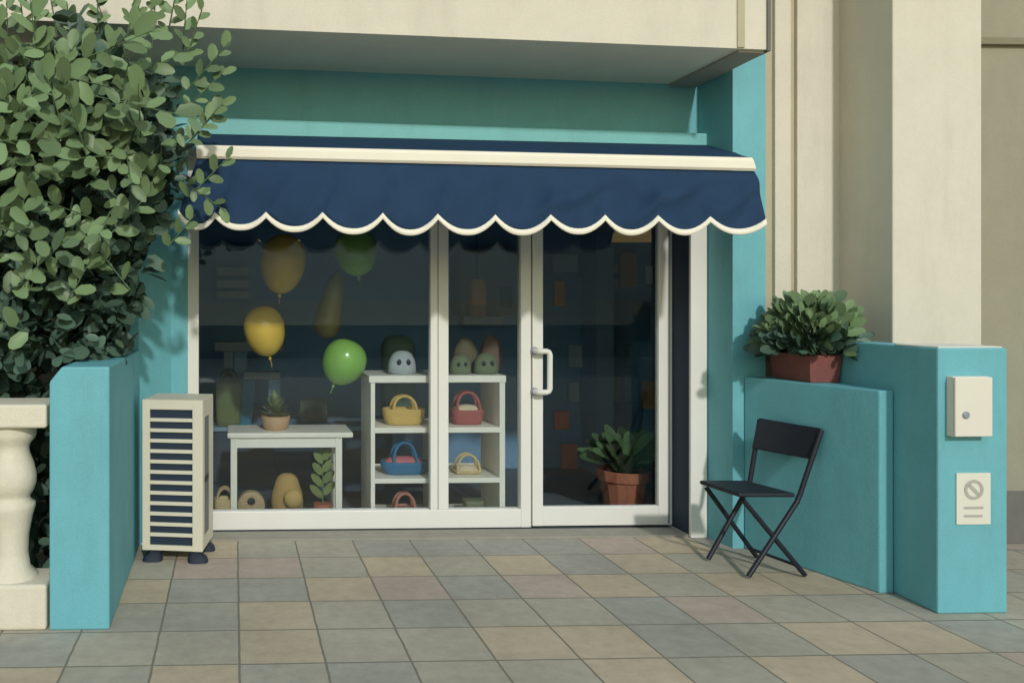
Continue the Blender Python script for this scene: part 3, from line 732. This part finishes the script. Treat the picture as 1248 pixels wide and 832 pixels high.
MB().box((X(456,Ys), Ys+.003, .02), (X(610,Ys), Ys+Ds-.007, .04)).build('shelf_board', WHITEF, sh)

def bag(px0, px1, pyh, pyrim, z0, Y, hy, mats, label, name='woven_bag', cat='bag', taper=.82, fill=None, hw=.55, grp='woven bags in the shop window', flare=0, thick=.010):
    x0, x1 = X(px0, Y), X(px1, Y); cx = (x0+x1)/2; hx = (x1-x0)/2
    zr = P((px0+px1)/2, pyrim, Y).z; zh = P((px0+px1)/2, pyh, Y).z
    b = thing(name, (cx, Y, z0), label, cat, grp)
    h = zr - z0; mb = MB(); rings = []
    for k in range(9):
        t = k/8; e = taper + (1-taper)*(t**.7); bul = 1 + .04*math.sin(math.pi*t)
        if k == 0: rings.append(rrect(cx, Y, z0+.001, hx*taper*.9, hy*taper*.9, 3.2, 36))
        rings.append(rrect(cx, Y, z0+.004+(h-.004)*t, hx*e*bul, hy*e*bul, 3.2, 36))
    rings.append(rrect(cx, Y, zr-.001, hx*.9, hy*.86, 3.2, 36)); rings.append(rrect(cx, Y, zr-h*.18, hx*.86, hy*.8, 3.2, 36))
    mb.loft(rings); mb.build('bag_body', mats[0], b)
    for s_ in (-1, 1):
        pts = []
        for k in range(15):
            a = math.pi*k/14
            pts.append((cx - math.cos(a)*hx*hw, Y + s_*hy*(.75-.35*math.sin(a)), zr - .02 + (zh - zr + .02)*math.sin(a)**.8))
        MB().tube(pts, thick, 8).build('handle', mats[1], b)
    if fill:
        MB().loft([rrect(cx, Y, zr-h*.14, hx*.85, hy*.8, 3, 30), rrect(cx, Y, zr+.006, hx*.8, hy*.7, 2.6, 30), rrect(cx, Y, zr+.022, hx*.6, hy*.5, 2.2, 30), rrect(cx, Y, zr+.028, hx*.25, hy*.2, 2, 30)]).build('contents', fill, b)
    return b
def weave(name, c):
    m = paint(name, c, .75, .08, 14, 0); nt = m.node_tree; N = nt.nodes; L = nt.links; b = N['Principled BSDF']
    tc = N.new('ShaderNodeTexCoord'); w = N.new('ShaderNodeTexWave'); w.bands_direction = 'Z'; w.inputs['Scale'].default_value = 22; w.inputs['Distortion'].default_value = 2.5; w.inputs['Detail'].default_value = 3; w.inputs['Detail Scale'].default_value = 6
    L.new(tc.outputs['Object'], w.inputs['Vector']); bp = N.new('ShaderNodeBump'); bp.inputs['Strength'].default_value = .35; bp.inputs['Distance'].default_value = .01
    L.new(w.outputs['Fac'], bp.inputs['Height']); L.new(bp.outputs[0], b.inputs['Normal']); return m
YEL = weave('straw_yellow', (.62, .43, .13)); RED = weave('dusty_red', (.36, .10, .095)); BLU = weave('woven_blue', (.03, .16, .31)); PAL = weave('pale_straw', (.60, .47, .24))
PNK = weave('dusty_pink', (.46, .20, .15)); CRM = solid('cream_cloth', (.62, .52, .36)); PKC = solid('pink_cloth', (.50, .15, .17)); GRN = solid('sage_green', (.16, .19, .11))
TANW = weave('tan_straw', (.46, .35, .2))
Yb = Ys + .15
bag(466.5, 517, 482, 497, zS1, Yb, .075, (YEL, YEL), 'straw yellow bag on the upper left shelf', hw=.55)
bag(549, 588, 477, 498, zS1, Yb, .07, (RED, RED), 'dusty red bag with cream filling on the upper right shelf', fill=CRM, hw=.72, taper=.86)
bag(464, 520, 538, 561, zS2, Yb, .075, (BLU, BLU), 'deep blue bag with pink cloth on the lower left shelf', fill=PKC, hw=.5)
bag(552, 586, 553, 571, zS2, Yb, .065, (PAL, PAL), 'small pale straw basket filled to the rim on the lower right shelf', fill=CRM, hw=.8, taper=.85, thick=.008)
zS3 = .04
bag(478, 507, 600, 616, zS3, Yb, .065, (PNK, PNK), 'dusty pink bag showing only its handle on the bottom shelf', hw=.8)
gb = tag(MB().loft([rrect(X(576.5,Yb), Yb, zS3+.001, .055, .05, 5), rrect(X(576.5,Yb), Yb, .10, .06, .055, 5), rrect(X(576.5,Yb), Yb, P(576,608,Yb).z, .062, .057, 5), rrect(X(576.5,Yb), Yb, P(576,608,Yb).z-.002, .05, .045, 5)]).build('storage_tin', GRN, None, (X(576.5,Yb),Yb,zS3)),
         'sage green tin on the bottom right shelf behind the window', 'tin')
# things under the table
Yu = 5.38
bag(261, 287, 594, 606, .006, 5.36, .06, (PAL, TANW), 'pale straw tote on the floor half hidden behind the air conditioner', hw=.7, taper=.95, thick=.009)
# round bag with a hole handle
xr0 = X(306, Yu); zc0 = Z(613.5, Yu); rb = (X(322.5,Yu)-X(289,Yu))/2
mb = MB(); n = 40; rr_o = []; rr_i = []
def outl(k):
    a = 2*math.pi*k/n - math.pi/2
    x = math.cos(a)*rb; z = math.sin(a)*rb
    if z < 0: z = max(-(zc0-.008), z*3.0); x = math.copysign(min(rb, abs(math.cos(a))**.3*rb), x) if abs(math.cos(a)) > .02 else 0
    return x, z
hole_r = .026; hz_ = Z(608.5, Yu) - zc0
rings = []
for yy, sc, hs in ((-.035,.97,1.12), (-.045,.9,1.0), (-.045,.9,1.0)): pass
front = []
O = [(xr0+outl(k)[0], zc0+outl(k)[1]) for k in range(n)]
I = [(xr0+math.cos(2*math.pi*k/n-math.pi/2)*hole_r, zc0+hz_+math.sin(2*math.pi*k/n-math.pi/2)*hole_r) for k in range(n)]
def rg(pts, y, s_=1, c=None): return [(c[0]+(x-c[0])*s_ if c else x, y, c[1]+(z-c[1])*s_ if c else z) for x, z in pts]
cc = (xr0, zc0-.02)
loop = [rg(I, Yu-.04), rg(O, Yu-.045, .93, cc), rg(O, Yu-.03, 1, cc), rg(O, Yu+.03, 1, cc), rg(O, Yu+.045, .93, cc), rg(I, Yu+.04), rg(I, Yu-.04)]
mb.loft(loop, 0, True, False)
tag(mb.build('round_bag', TANW, None, (xr0, Yu, .006)), 'rounded tan bag with a round hole handle under the white table', 'bag', 'woven bags in the shop window')
# mustard cushion doll
DOLL = solid('mustard_cloth', (.42, .28, .10), .85)
dl = thing('soft_toy', (X(352,Yu), Yu, .006), 'lumpy mustard soft toy sitting under the white table', 'toy')
xx = X(351, Yu)
mb = MB(); prof = [(.02,.0),(.088,.0),(.112,.05),(.118,.11),(.108,.19),(.092,.24),(.082,.28),(.066,.315),(.035,.337),(.0001,.342)]
hd_ = Z(577,Yu)-.006; prof = [(r*.9, .007+z/.342*hd_) for r, z in prof]
mb.lathe((xx-.004,Yu+.03,0), prof, 24, sy=.75); mb.build('toy_body', DOLL, dl)
MB().ball((xx+.028,Yu-.055,.13), .062, 0, 1, .8, 1.0).build('toy_arm', solid('mustard_light', (.52,.36,.13), .85), dl)
# sprig of leaves
sp_ = thing('leaf_plant', (X(394,Yu), Yu, .006), 'upright leafy plant stem under the right end of the table', 'plant')
mb = MB(); xs_, zt_2 = X(393,Yu), Z(552,Yu)
mb.tube([(xs_,Yu,.01),(xs_+.004,Yu,.2),(xs_,Yu,zt_2-.05)], [.007,.006,.004], 6)
mb.build('stem', L_MID, sp_)
mb = MB(); zz = .10
for k in range(4):
    for s_ in (-1, 1):
        mb.leaf(Vector((xs_,Yu-.004*k,zz+.02+k*.075+(.02 if s_>0 else 0))), Vector((s_*(.75-.06*k),-.25,.9)), Vector((-s_*.3,-1,.3)), .12-.008*k, .055, 0, .15)
mb.leaf(Vector((xs_,Yu,zz+.29)), Vector((0,-.1,1)), Vector((0,-1,.1)), .10, .05, 0, .05)
mb.build('leaves', [leafmat('sprig_green', (.15,.19,.07))], sp_)
MB().loft([rrect(xs_,Yu,.006,.05,.05,2), rrect(xs_,Yu,.09,.06,.06,2), rrect(xs_,Yu,.088,.05,.05,2)]).build('pot', TERRA, sp_)
# succulent on the table
Yq = Yt+.13
su = thing('potted_succulent', (X(336,Yq), Yq, ztt), 'spiky succulent in a small tan pot on the white table', 'potted plant')
zp = P(336, 506, Yq).z; rp = (X(354,Yq)-X(318,Yq))/2
MB().lathe((X(336,Yq),Yq,0), [(rp*.72,ztt+.001),(rp*.85,ztt+.02),(rp,zp),(rp*.92,zp+.001),(rp*.86,zp-.012)], 24).build('pot', solid('tan_clay', (.50,.32,.18)), su)
mb = MB(); rnd3 = random.Random(3); cs = Vector((X(335,Yq),Yq,zp-.01))
for k in range(46):
    a = k*2.39996; t = k/46; el = .15+1.35*t
    d = Vector((math.cos(a)*math.cos(el), math.sin(a)*math.cos(el), math.sin(el)))
    l = lerp(.115,.085,t) if t < .8 else .06
    mb.leaf(cs+Vector((0,0,.085*t)), d, Vector((-d.x*math.sin(el), -d.y*math.sin(el), math.cos(el))), l, .034, 0, -.1)
mb.leaf(cs+Vector((0,0,.09)), Vector((-.05,-.05,1)), Vector((0,-1,0)), .085, .035, 0, 0)
mb.build('leaves', [leafmat('succulent_green', (.20,.25,.11))], su)
# balloons against the inside of the glass
def balloon(px, py, w, h, tilt, c, mname, label, knot=True):
    rx = w/2*YG/F; rz = h/2*YG/F; Yc_ = YG + rx + .006
    k_ = Yc_/YG; rx *= k_; rz *= k_
    c0 = P(px, py, Yc_)
    b = thing('balloon', (c0.x, Yc_, c0.z-rz), label, 'balloon', 'party balloons in the shop window')
    m = paint(mname, c, .22, .02, 3, 0, spec=.6)
    ax = Vector((math.sin(tilt), 0, math.cos(tilt))); pr_ = []
    for i in range(25):
        a = math.pi*i/24; z = -math.cos(a); r = math.sin(a)**.92
        r *= 1 + .10*z; z2 = z if z > 0 else z*1.03
        pr_.append((max(1e-5, r*rx), z2*rz))
    MB().lathe(c0, pr_, 40, 0, ax).build('skin', m, b)
    kb = c0 - ax*rz*1.02
    MB().lathe(kb, [(.007,.006),(.006,-.002),(.012,-.022),(.010,-.024)], 12, 0, ax).build('knot', m, b)
    MB().tube([kb-ax*.02, kb-ax*.045+Vector((.004,0,0)), kb-ax*.07+Vector((.002,0,0))], .002, 5).build('string', m, b)
balloon(344.5, 321, 56, 72, R(6), (.80,.54,.11), 'balloon_yellow', 'larger yellow balloon high in the left window pane')
balloon(322.5, 403, 50, 61, R(-11), (.80,.54,.11), 'balloon_yellow', 'smaller yellow balloon below the other yellow one, over the pale stand')
balloon(434, 307, 52, 58, R(-6), (.27,.50,.12), 'balloon_green', 'green balloon partly hidden under the awning edge')
balloon(419, 441, 53, 56, R(24), (.27,.50,.12), 'balloon_green', 'green balloon tilted beside the top of the white shelf')
# long pale balloon behind
Yz = 5.75
c0 = P(402, 372, Yz); bb = thing('long_balloon', (c0.x, Yz, P(402,414,Yz).z), 'dim pale yellow elongated balloon between the green balloons', 'balloon')
pth = [P(412,330,Yz), P(408,345,Yz), P(404,362,Yz), P(400,378,Yz), P(396,395,Yz), P(395,412,Yz)]
MB().tube([pth[0]+(pth[5]-pth[0])*(k/24) for k in range(25)], [max(.002, (.064+.05*(k/24)**1.6)*min(1, math.sin(math.pi*min(.5, k/24*1.6+.02))**.6)*math.sqrt(max(0, 1-max(0,(k/24-.72)/.28)**2))) for k in range(25)], 24).build('skin', paint('balloon_pale', (.30,.27,.12), .3, .02, 3, 0), bb)

# soft toys on top of the shelf
PLW = solid('plush_white', (.40,.44,.46), .9); PLG = solid('plush_green', (.16,.20,.12), .9); PLB = solid('plush_brown', (.17,.15,.10), .9); PLP = solid('plush_peach', (.23,.16,.12), .9)
def plush(px, pyt, w, Y, m, label, eyes=True):
    x = X(px, Y); r = w/2*Y/F; zt2 = P(px, pyt, Y).z; h = zt2 - zTop
    b = thing('plush_toy', (x, Y, zTop), label, 'toy', 'plush toys on top of the display shelf')
    pr_ = [(r*.8,.001),(r*1.02,.012),(r,h*.35),(r*.92,h*.62),(r*.7,h*.85),(r*.4,h*.97),(.0001,h)]
    MB().lathe((x,Y,zTop), pr_, 24, sy=.7).build('plush_body', m, b)
    if eyes:
        for s_ in (-.3, .3):
            MB().ball((x+s_*r*1.1, Y-r*.62, zTop+h*.52), r*.17, 0, 1, .5, 1.3).build('eye', DKEYE, b)
    return b
plush(490, 427, 34, Ys+.12, PLW, 'pale rounded plush toy with dark eyes on the shelf left of the mullion')
plush(561, 432, 26, Ys+.10, PLG, 'green plush toy on the shelf just right of the mullion')
plush(592, 430, 30, Ys+.11, PLG, 'green plush toy nearest the shelf top right end')
plush(567, 411, 32, Ys+.24, PLB, 'taller brown plush toy behind the green ones', False)
plush(598, 408, 27, Ys+.26, PLP, 'peach plush toy standing behind the green ones', False)

# back counter with things
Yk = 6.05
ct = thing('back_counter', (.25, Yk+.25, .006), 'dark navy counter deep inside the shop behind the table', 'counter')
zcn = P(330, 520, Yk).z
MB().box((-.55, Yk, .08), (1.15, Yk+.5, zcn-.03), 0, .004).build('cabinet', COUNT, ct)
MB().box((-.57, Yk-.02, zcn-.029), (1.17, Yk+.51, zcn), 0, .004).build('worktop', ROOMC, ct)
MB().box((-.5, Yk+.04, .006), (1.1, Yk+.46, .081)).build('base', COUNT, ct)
GS = solid('grey_stand', (.25,.29,.31)); 
st_ = thing('display_stand', (X(297,Yk+.2), Yk+.2, zcn), 'grey T shaped display stand on the dark counter', 'stand')
Y2 = Yk+.2
MB().box((X(262,Y2), Y2-.08, Z(427,Y2)), (X(345,Y2), Y2+.08, Z(415.5,Y2)), 0, .006).build('stand_top', GS, st_)
MB().box((X(273,Y2), Y2-.03, zcn), (X(284,Y2), Y2+.03, Z(427,Y2))).build('post', GS, st_)
MB().box((X(286,Y2), Y2-.0, zcn), (X(301,Y2), Y2+.04, Z(427,Y2))).build('post', ROOMC, st_)
s2 = thing('low_riser', (X(318,Yk+.1), Yk+.1, zcn), 'low grey riser with a rounded top on the dark counter', 'stand')
Y3 = Yk+.1
MB().box((X(296,Y3), Y3-.06, Z(461,Y3)), (X(342,Y3), Y3+.06, Z(452,Y3)), 0, .008, 3).build('stand_top', GS, s2)
MB().box((X(327,Y3), Y3-.04, zcn), (X(341,Y3), Y3+.03, Z(461,Y3))).build('post', ROOMC, s2)
MB().box((X(297,Y3), Y3+.0, zcn), (X(303,Y3), Y3+.03, Z(461,Y3))).build('post', ROOMC, s2)
Y4 = Yk+.06
bag(263, 294, 452, 464, zcn, Y4, .05, (solid('olive_cloth', (.13,.17,.06)), solid('dark_olive', (.05,.08,.04))), 'olive green bag with dark flap on the dark counter', hw=.6, taper=.9, thick=.02)
tc_ = thing('blue_tote', (X(299,Y4), Y4, zcn), 'teal blue cloth tote beside the olive bag on the counter', 'bag')
mb = MB().loft([rrect(X(299,Y4), Y4+.02, zcn+.001, .045, .03, 4), rrect(X(301,Y4), Y4+.02, P(300,490,Y4).z, .052, .04, 4), rrect(X(303,Y4), Y4+.02, P(300,468,Y4).z, .055, .04, 4), rrect(X(304,Y4), Y4+.02, P(300,463,Y4).z, .05, .03, 4)])
mb.build('tote_body', solid('teal_cloth', (.02,.16,.24)), tc_)
MB().tube([(X(295,Y4),Y4-.01,P(300,466,Y4).z), (X(300,Y4),Y4-.015,P(300,456,Y4).z), (X(307,Y4),Y4-.01,P(300,466,Y4).z)], .006, 8).build('handle', solid('teal_cloth', (.02,.16,.24)), tc_)
cd = tag(MB().box((X(365,Y2), Y2, zcn), (X(399,Y2), Y2+.05, Z(486,Y2)), 0, .004).build('display_card', solid('dull_green', (.09,.12,.09)), None, (X(382,Y2), Y2, zcn)), 'dull green display card standing on the counter left of the shelf', 'card')
cu = tag(MB().loft([rrect(X(485,Y2), Y2, zcn+.001, .12, .1, 2.5), rrect(X(485,Y2), Y2, zcn+.3, .13, .1, 2.5), rrect(X(485,Y2), Y2, P(485,420,Y2).z, .125, .1, 2.4), rrect(X(485,Y2), Y2, P(485,411,Y2).z, .09, .07, 2.2), rrect(X(485,Y2), Y2, P(485,408,Y2).z, .03, .03, 2)]).build('dark_cushion', solid('dark_green_cloth', (.15,.23,.18), .9), None, (X(485,Y2), Y2, zcn)),
         'dark green rounded cushion behind the pale plush toy', 'cushion')
# wall shelf with pale boards, upper left in window
Y5 = 6.6
lv = thing('wall_rack', (X(283,Y5), Y5, Z(364,Y5)), 'grey wall rack of three pale boards at the upper left of the window', 'rack')
MB().box((X(262,Y5), Y5+.1, Z(366,Y5)), (X(312,Y5), yI1-.002, Z(299,Y5))).build('rack_back', ROOMC, lv)
for a_, b2 in ((325,335.5),(341,350.5),(355,363)):
    MB().box((X(264,Y5), Y5, Z(b2,Y5)), (X(303,Y5), Y5+.1, Z(a_,Y5)), 0, .004).build('board', solid('pale_board', (.32,.36,.30)), lv)
# hanging lamp in the second pane
Y6 = 6.1
lp = thing('hanging_lamp', (X(581,Y6), Y6, zI), 'dull orange hanging lantern behind the narrow window pane', 'lamp')
MB().tube([(X(581,Y6),Y6,zI),(X(581,Y6),Y6,Z(341,Y6))], .004, 6).build('cord', JAMB, lp)
mb = MB().loft([rrect(X(581,Y6), Y6, Z(371,Y6), .066, .066, 3), rrect(X(581,Y6), Y6, Z(344,Y6), .066, .066, 3), rrect(X(581,Y6), Y6, Z(340,Y6), .05, .05, 3)]); mb.build('lamp_shade', solid('dull_orange', (.33,.17,.06)), lp)
mb = MB().loft([rrect(X(581,Y6), Y6, Z(386,Y6), .05, .05, 3), rrect(X(581,Y6), Y6, Z(381,Y6), .064, .064, 3), rrect(X(581,Y6), Y6, Z(371,Y6)-.001, .064, .064, 3)]); mb.build('lamp_base', solid('dull_mauve', (.20,.10,.10)), lp)
# panel behind it
pb = thing('wall_cabinet', (X(580,6.6), 6.6, Z(395,6.6)), 'blue grey wall cabinet seen through the narrow window pane', 'cabinet')
Y7 = 6.6
MB().box((X(560,Y7), Y7, Z(385,Y7)), (X(634,Y7), yI1-.002, Z(305,Y7)), 0, .004).build('cabinet_body', solid('cabinet_blue', (.07,.11,.14)), pb)
MB().box((X(560,Y7), Y7-.14, Z(395,Y7)), (X(608,Y7), Y7, Z(385,Y7)-.001), 0, .003).build('cabinet_ledge', solid('cabinet_pale', (.16,.20,.23)), pb)
MB().box((X(609,Y7), Y7-.008, Z(374,Y7)), (X(624,Y7), Y7+.001, Z(350,Y7)), 0, .003).build('dark_panel', JAMB, pb)

# potted plant behind the door
Yo = 5.42
op = thing('indoor_plant', (X(760,Yo), Yo, .006), 'broad leaved plant in a large terracotta pot behind the glass door', 'potted plant')
xo_, zr_ = X(759.5,Yo), P(760,571,Yo).z
rp = (X(791,Yo)-X(728,Yo))/2
MB().lathe((xo_,Yo,0), [(rp*.66,.007),(rp*.86,zr_-.075),(rp*.88,zr_-.07),(rp*.97,zr_-.066),(rp*1.0,zr_-.004),(rp*.97,zr_),(rp*.88,zr_-.002),(rp*.84,zr_-.03)], 14, smooth=False).build('pot', TERRA, op)
MB().lathe((xo_,Yo,0), [(rp*.845,zr_-.035),(.001,zr_-.02)], 20).build('soil', SOIL, op)
mb = MB(); rnd4 = random.Random(9)
for k in range(46):
    a = k*2.39996; t = k/46; el = .55 + .9*t
    d = Vector((math.cos(a)*math.cos(el), math.sin(a)*math.cos(el)*.8, math.sin(el)))
    base = Vector((xo_+.02*math.cos(a), Yo+.02*math.sin(a), zr_-.03)); l0 = rnd4.uniform(.06,.16)
    mb.tube([base, base+d*l0], .004, 5, 0, False)
    mb.leaf(base+d*l0, d+Vector((0,0,-.25)), Vector((-d.x*.5,-.7,1.0)), rnd4.uniform(.15,.21), rnd4.uniform(.085,.115), 0, .22)
mb.build('foliage', [leafmat('indoor_green', (.07,.13,.055))], op)

# posters on the shop's back wall
PC = {'grey': (.10,.13,.14), 'rust': (.36,.13,.05), 'brown': (.22,.11,.04), 'blue': (.20,.28,.40), 'slate': (.06,.085,.11), 'red': (.22,.07,.045), 'denim': (.07,.11,.19)}
posters = [
 (675,310,705,331,'grey','wide grey picture at the top left of the door glass'),
 (676,342,689,372,'brown','brown narrow picture below the wide grey one'),
 (703,337,716,361,'slate','dim slate picture right of the brown narrow one'),
 (757,308,776,349,'rust','largest rust orange picture high behind the door glass'),
 (745,321,753.5,333,'rust','upper of two tiny rust pictures beside the largest rust one'),
 (744,341,753.5,350,'rust','lower of two tiny rust pictures beside the largest rust one'),
 (788,324,796,346,'blue','pale blue upright picture at the top right of the door glass'),
 (771,366,790,388,'slate','dim slate picture below the pale blue one'),
 (693,420,712,448,'grey','grey picture right of the door handle'),
 (741,419,752,446,'slate','slate picture in the middle of the door glass'),
 (763,418,776,446,'slate','slate picture above the denim blue one'),
 (693,466,706,489,'grey','grey upright picture low left in the door glass'),
 (712,466,722,488,'slate','narrow slate picture beside the low grey one'),
 (740,459,756,491,'grey','tall grey picture above the indoor plant'),
 (761,458,778,489,'denim','denim blue picture above the indoor plant'),
 (784,464,803,498,'brown','brown orange picture at the right edge of the door glass'),
 (676,501,694,523,'red','dull red picture low at the left of the door glass'),
 (685,541,704,574,'red','larger dull red picture nearest the floor behind the door')]
for x0, y0, x1, y1, k, lab in posters:
    Yq_ = yI1 - .03
    a, b2 = P(x0, (y0+y1)/2, Yq_), P(x1, (y0+y1)/2, Yq_); z1, z0 = P((x0+x1)/2, y0, Yq_).z, P((x0+x1)/2, y1, Yq_).z
    t_ = thing('wall_picture', ((a.x+b2.x)/2, yI1, (z0+z1)/2), lab, 'picture', 'pictures on the back wall of the shop')
    MB().box((a.x, Yq_, z0), (b2.x, yI1-.001, z1), 0, .004).build('picture_board', solid('picture_'+k, tuple(min(.8, v*3.4) for v in PC[k]), .6), t_)

# ------------------------------------------------------------------ buildings across the street (mirrored in the glass)
opp = thing('street_building', (1, -10, 0), 'long grey building across the street, seen only mirrored in the shop glass', 'building')
MB().box((-16,-14,1.36), (20,-10,2.8)).build('wall', solid('pale_render', (.72,.80,.84)), opp)
MB().box((-16,-14,.78), (20,-9.98,1.355)).build('wall_band', solid('beige_render', (.85,.82,.70)), opp)
MB().box((-16,-14,0), (20,-10,.775)).build('plinth', solid('dark_plinth', (.05,.055,.06)), opp)

# ------------------------------------------------------------------ camera, light, world
cam = bpy.data.cameras.new('camera'); co = bpy.data.objects.new('camera', cam); COL.objects.link(co); scn.camera = co
co.location = (0, 0, H); co.rotation_euler = (R(90), 0, -TH)
cam.sensor_width = 36; cam.lens = 36*F/1248; cam.shift_x = (624-PX)/1248; cam.shift_y = -(416-PY)/1248
cam.clip_start = .05; cam.clip_end = 1000
EL, AZ = R(29), R(6)
S = Vector((math.sin(AZ)*math.cos(EL), -math.cos(AZ)*math.cos(EL), math.sin(EL)))
sun = bpy.data.lights.new('sun', 'SUN'); sun.energy = 2.0; sun.angle = R(2.5); sun.color = (1, .965, .915)
so = bpy.data.objects.new('sun', sun); COL.objects.link(so); so.rotation_euler = S.to_track_quat('Z', 'Y').to_euler(); so.location = (5, -8, 9)
w = bpy.data.worlds.new('World'); scn.world = w; w.use_nodes = True; nt = w.node_tree
sk = nt.nodes.new('ShaderNodeTexSky'); sk.sky_type = 'NISHITA'; sk.sun_disc = False; sk.sun_elevation = EL; sk.sun_rotation = math.pi - AZ
sk.dust_density = .5; sk.air_density = 2.4; sk.ozone_density = 1.2
nt.links.new(sk.outputs[0], nt.nodes['Background'].inputs[0]); nt.nodes['Background'].inputs[1].default_value = .15
vs_ = scn.view_settings; scn.display_settings.display_device = 'sRGB'; vs_.view_transform = 'Standard'; vs_.look = 'None'; vs_.exposure = -.10; vs_.gamma = 1; vs_.use_curve_mapping = False
scn.cycles.max_bounces = 10; scn.cycles.transparent_max_bounces = 16; scn.cycles.use_denoising = True
scn.cycles.sample_clamp_indirect = 4
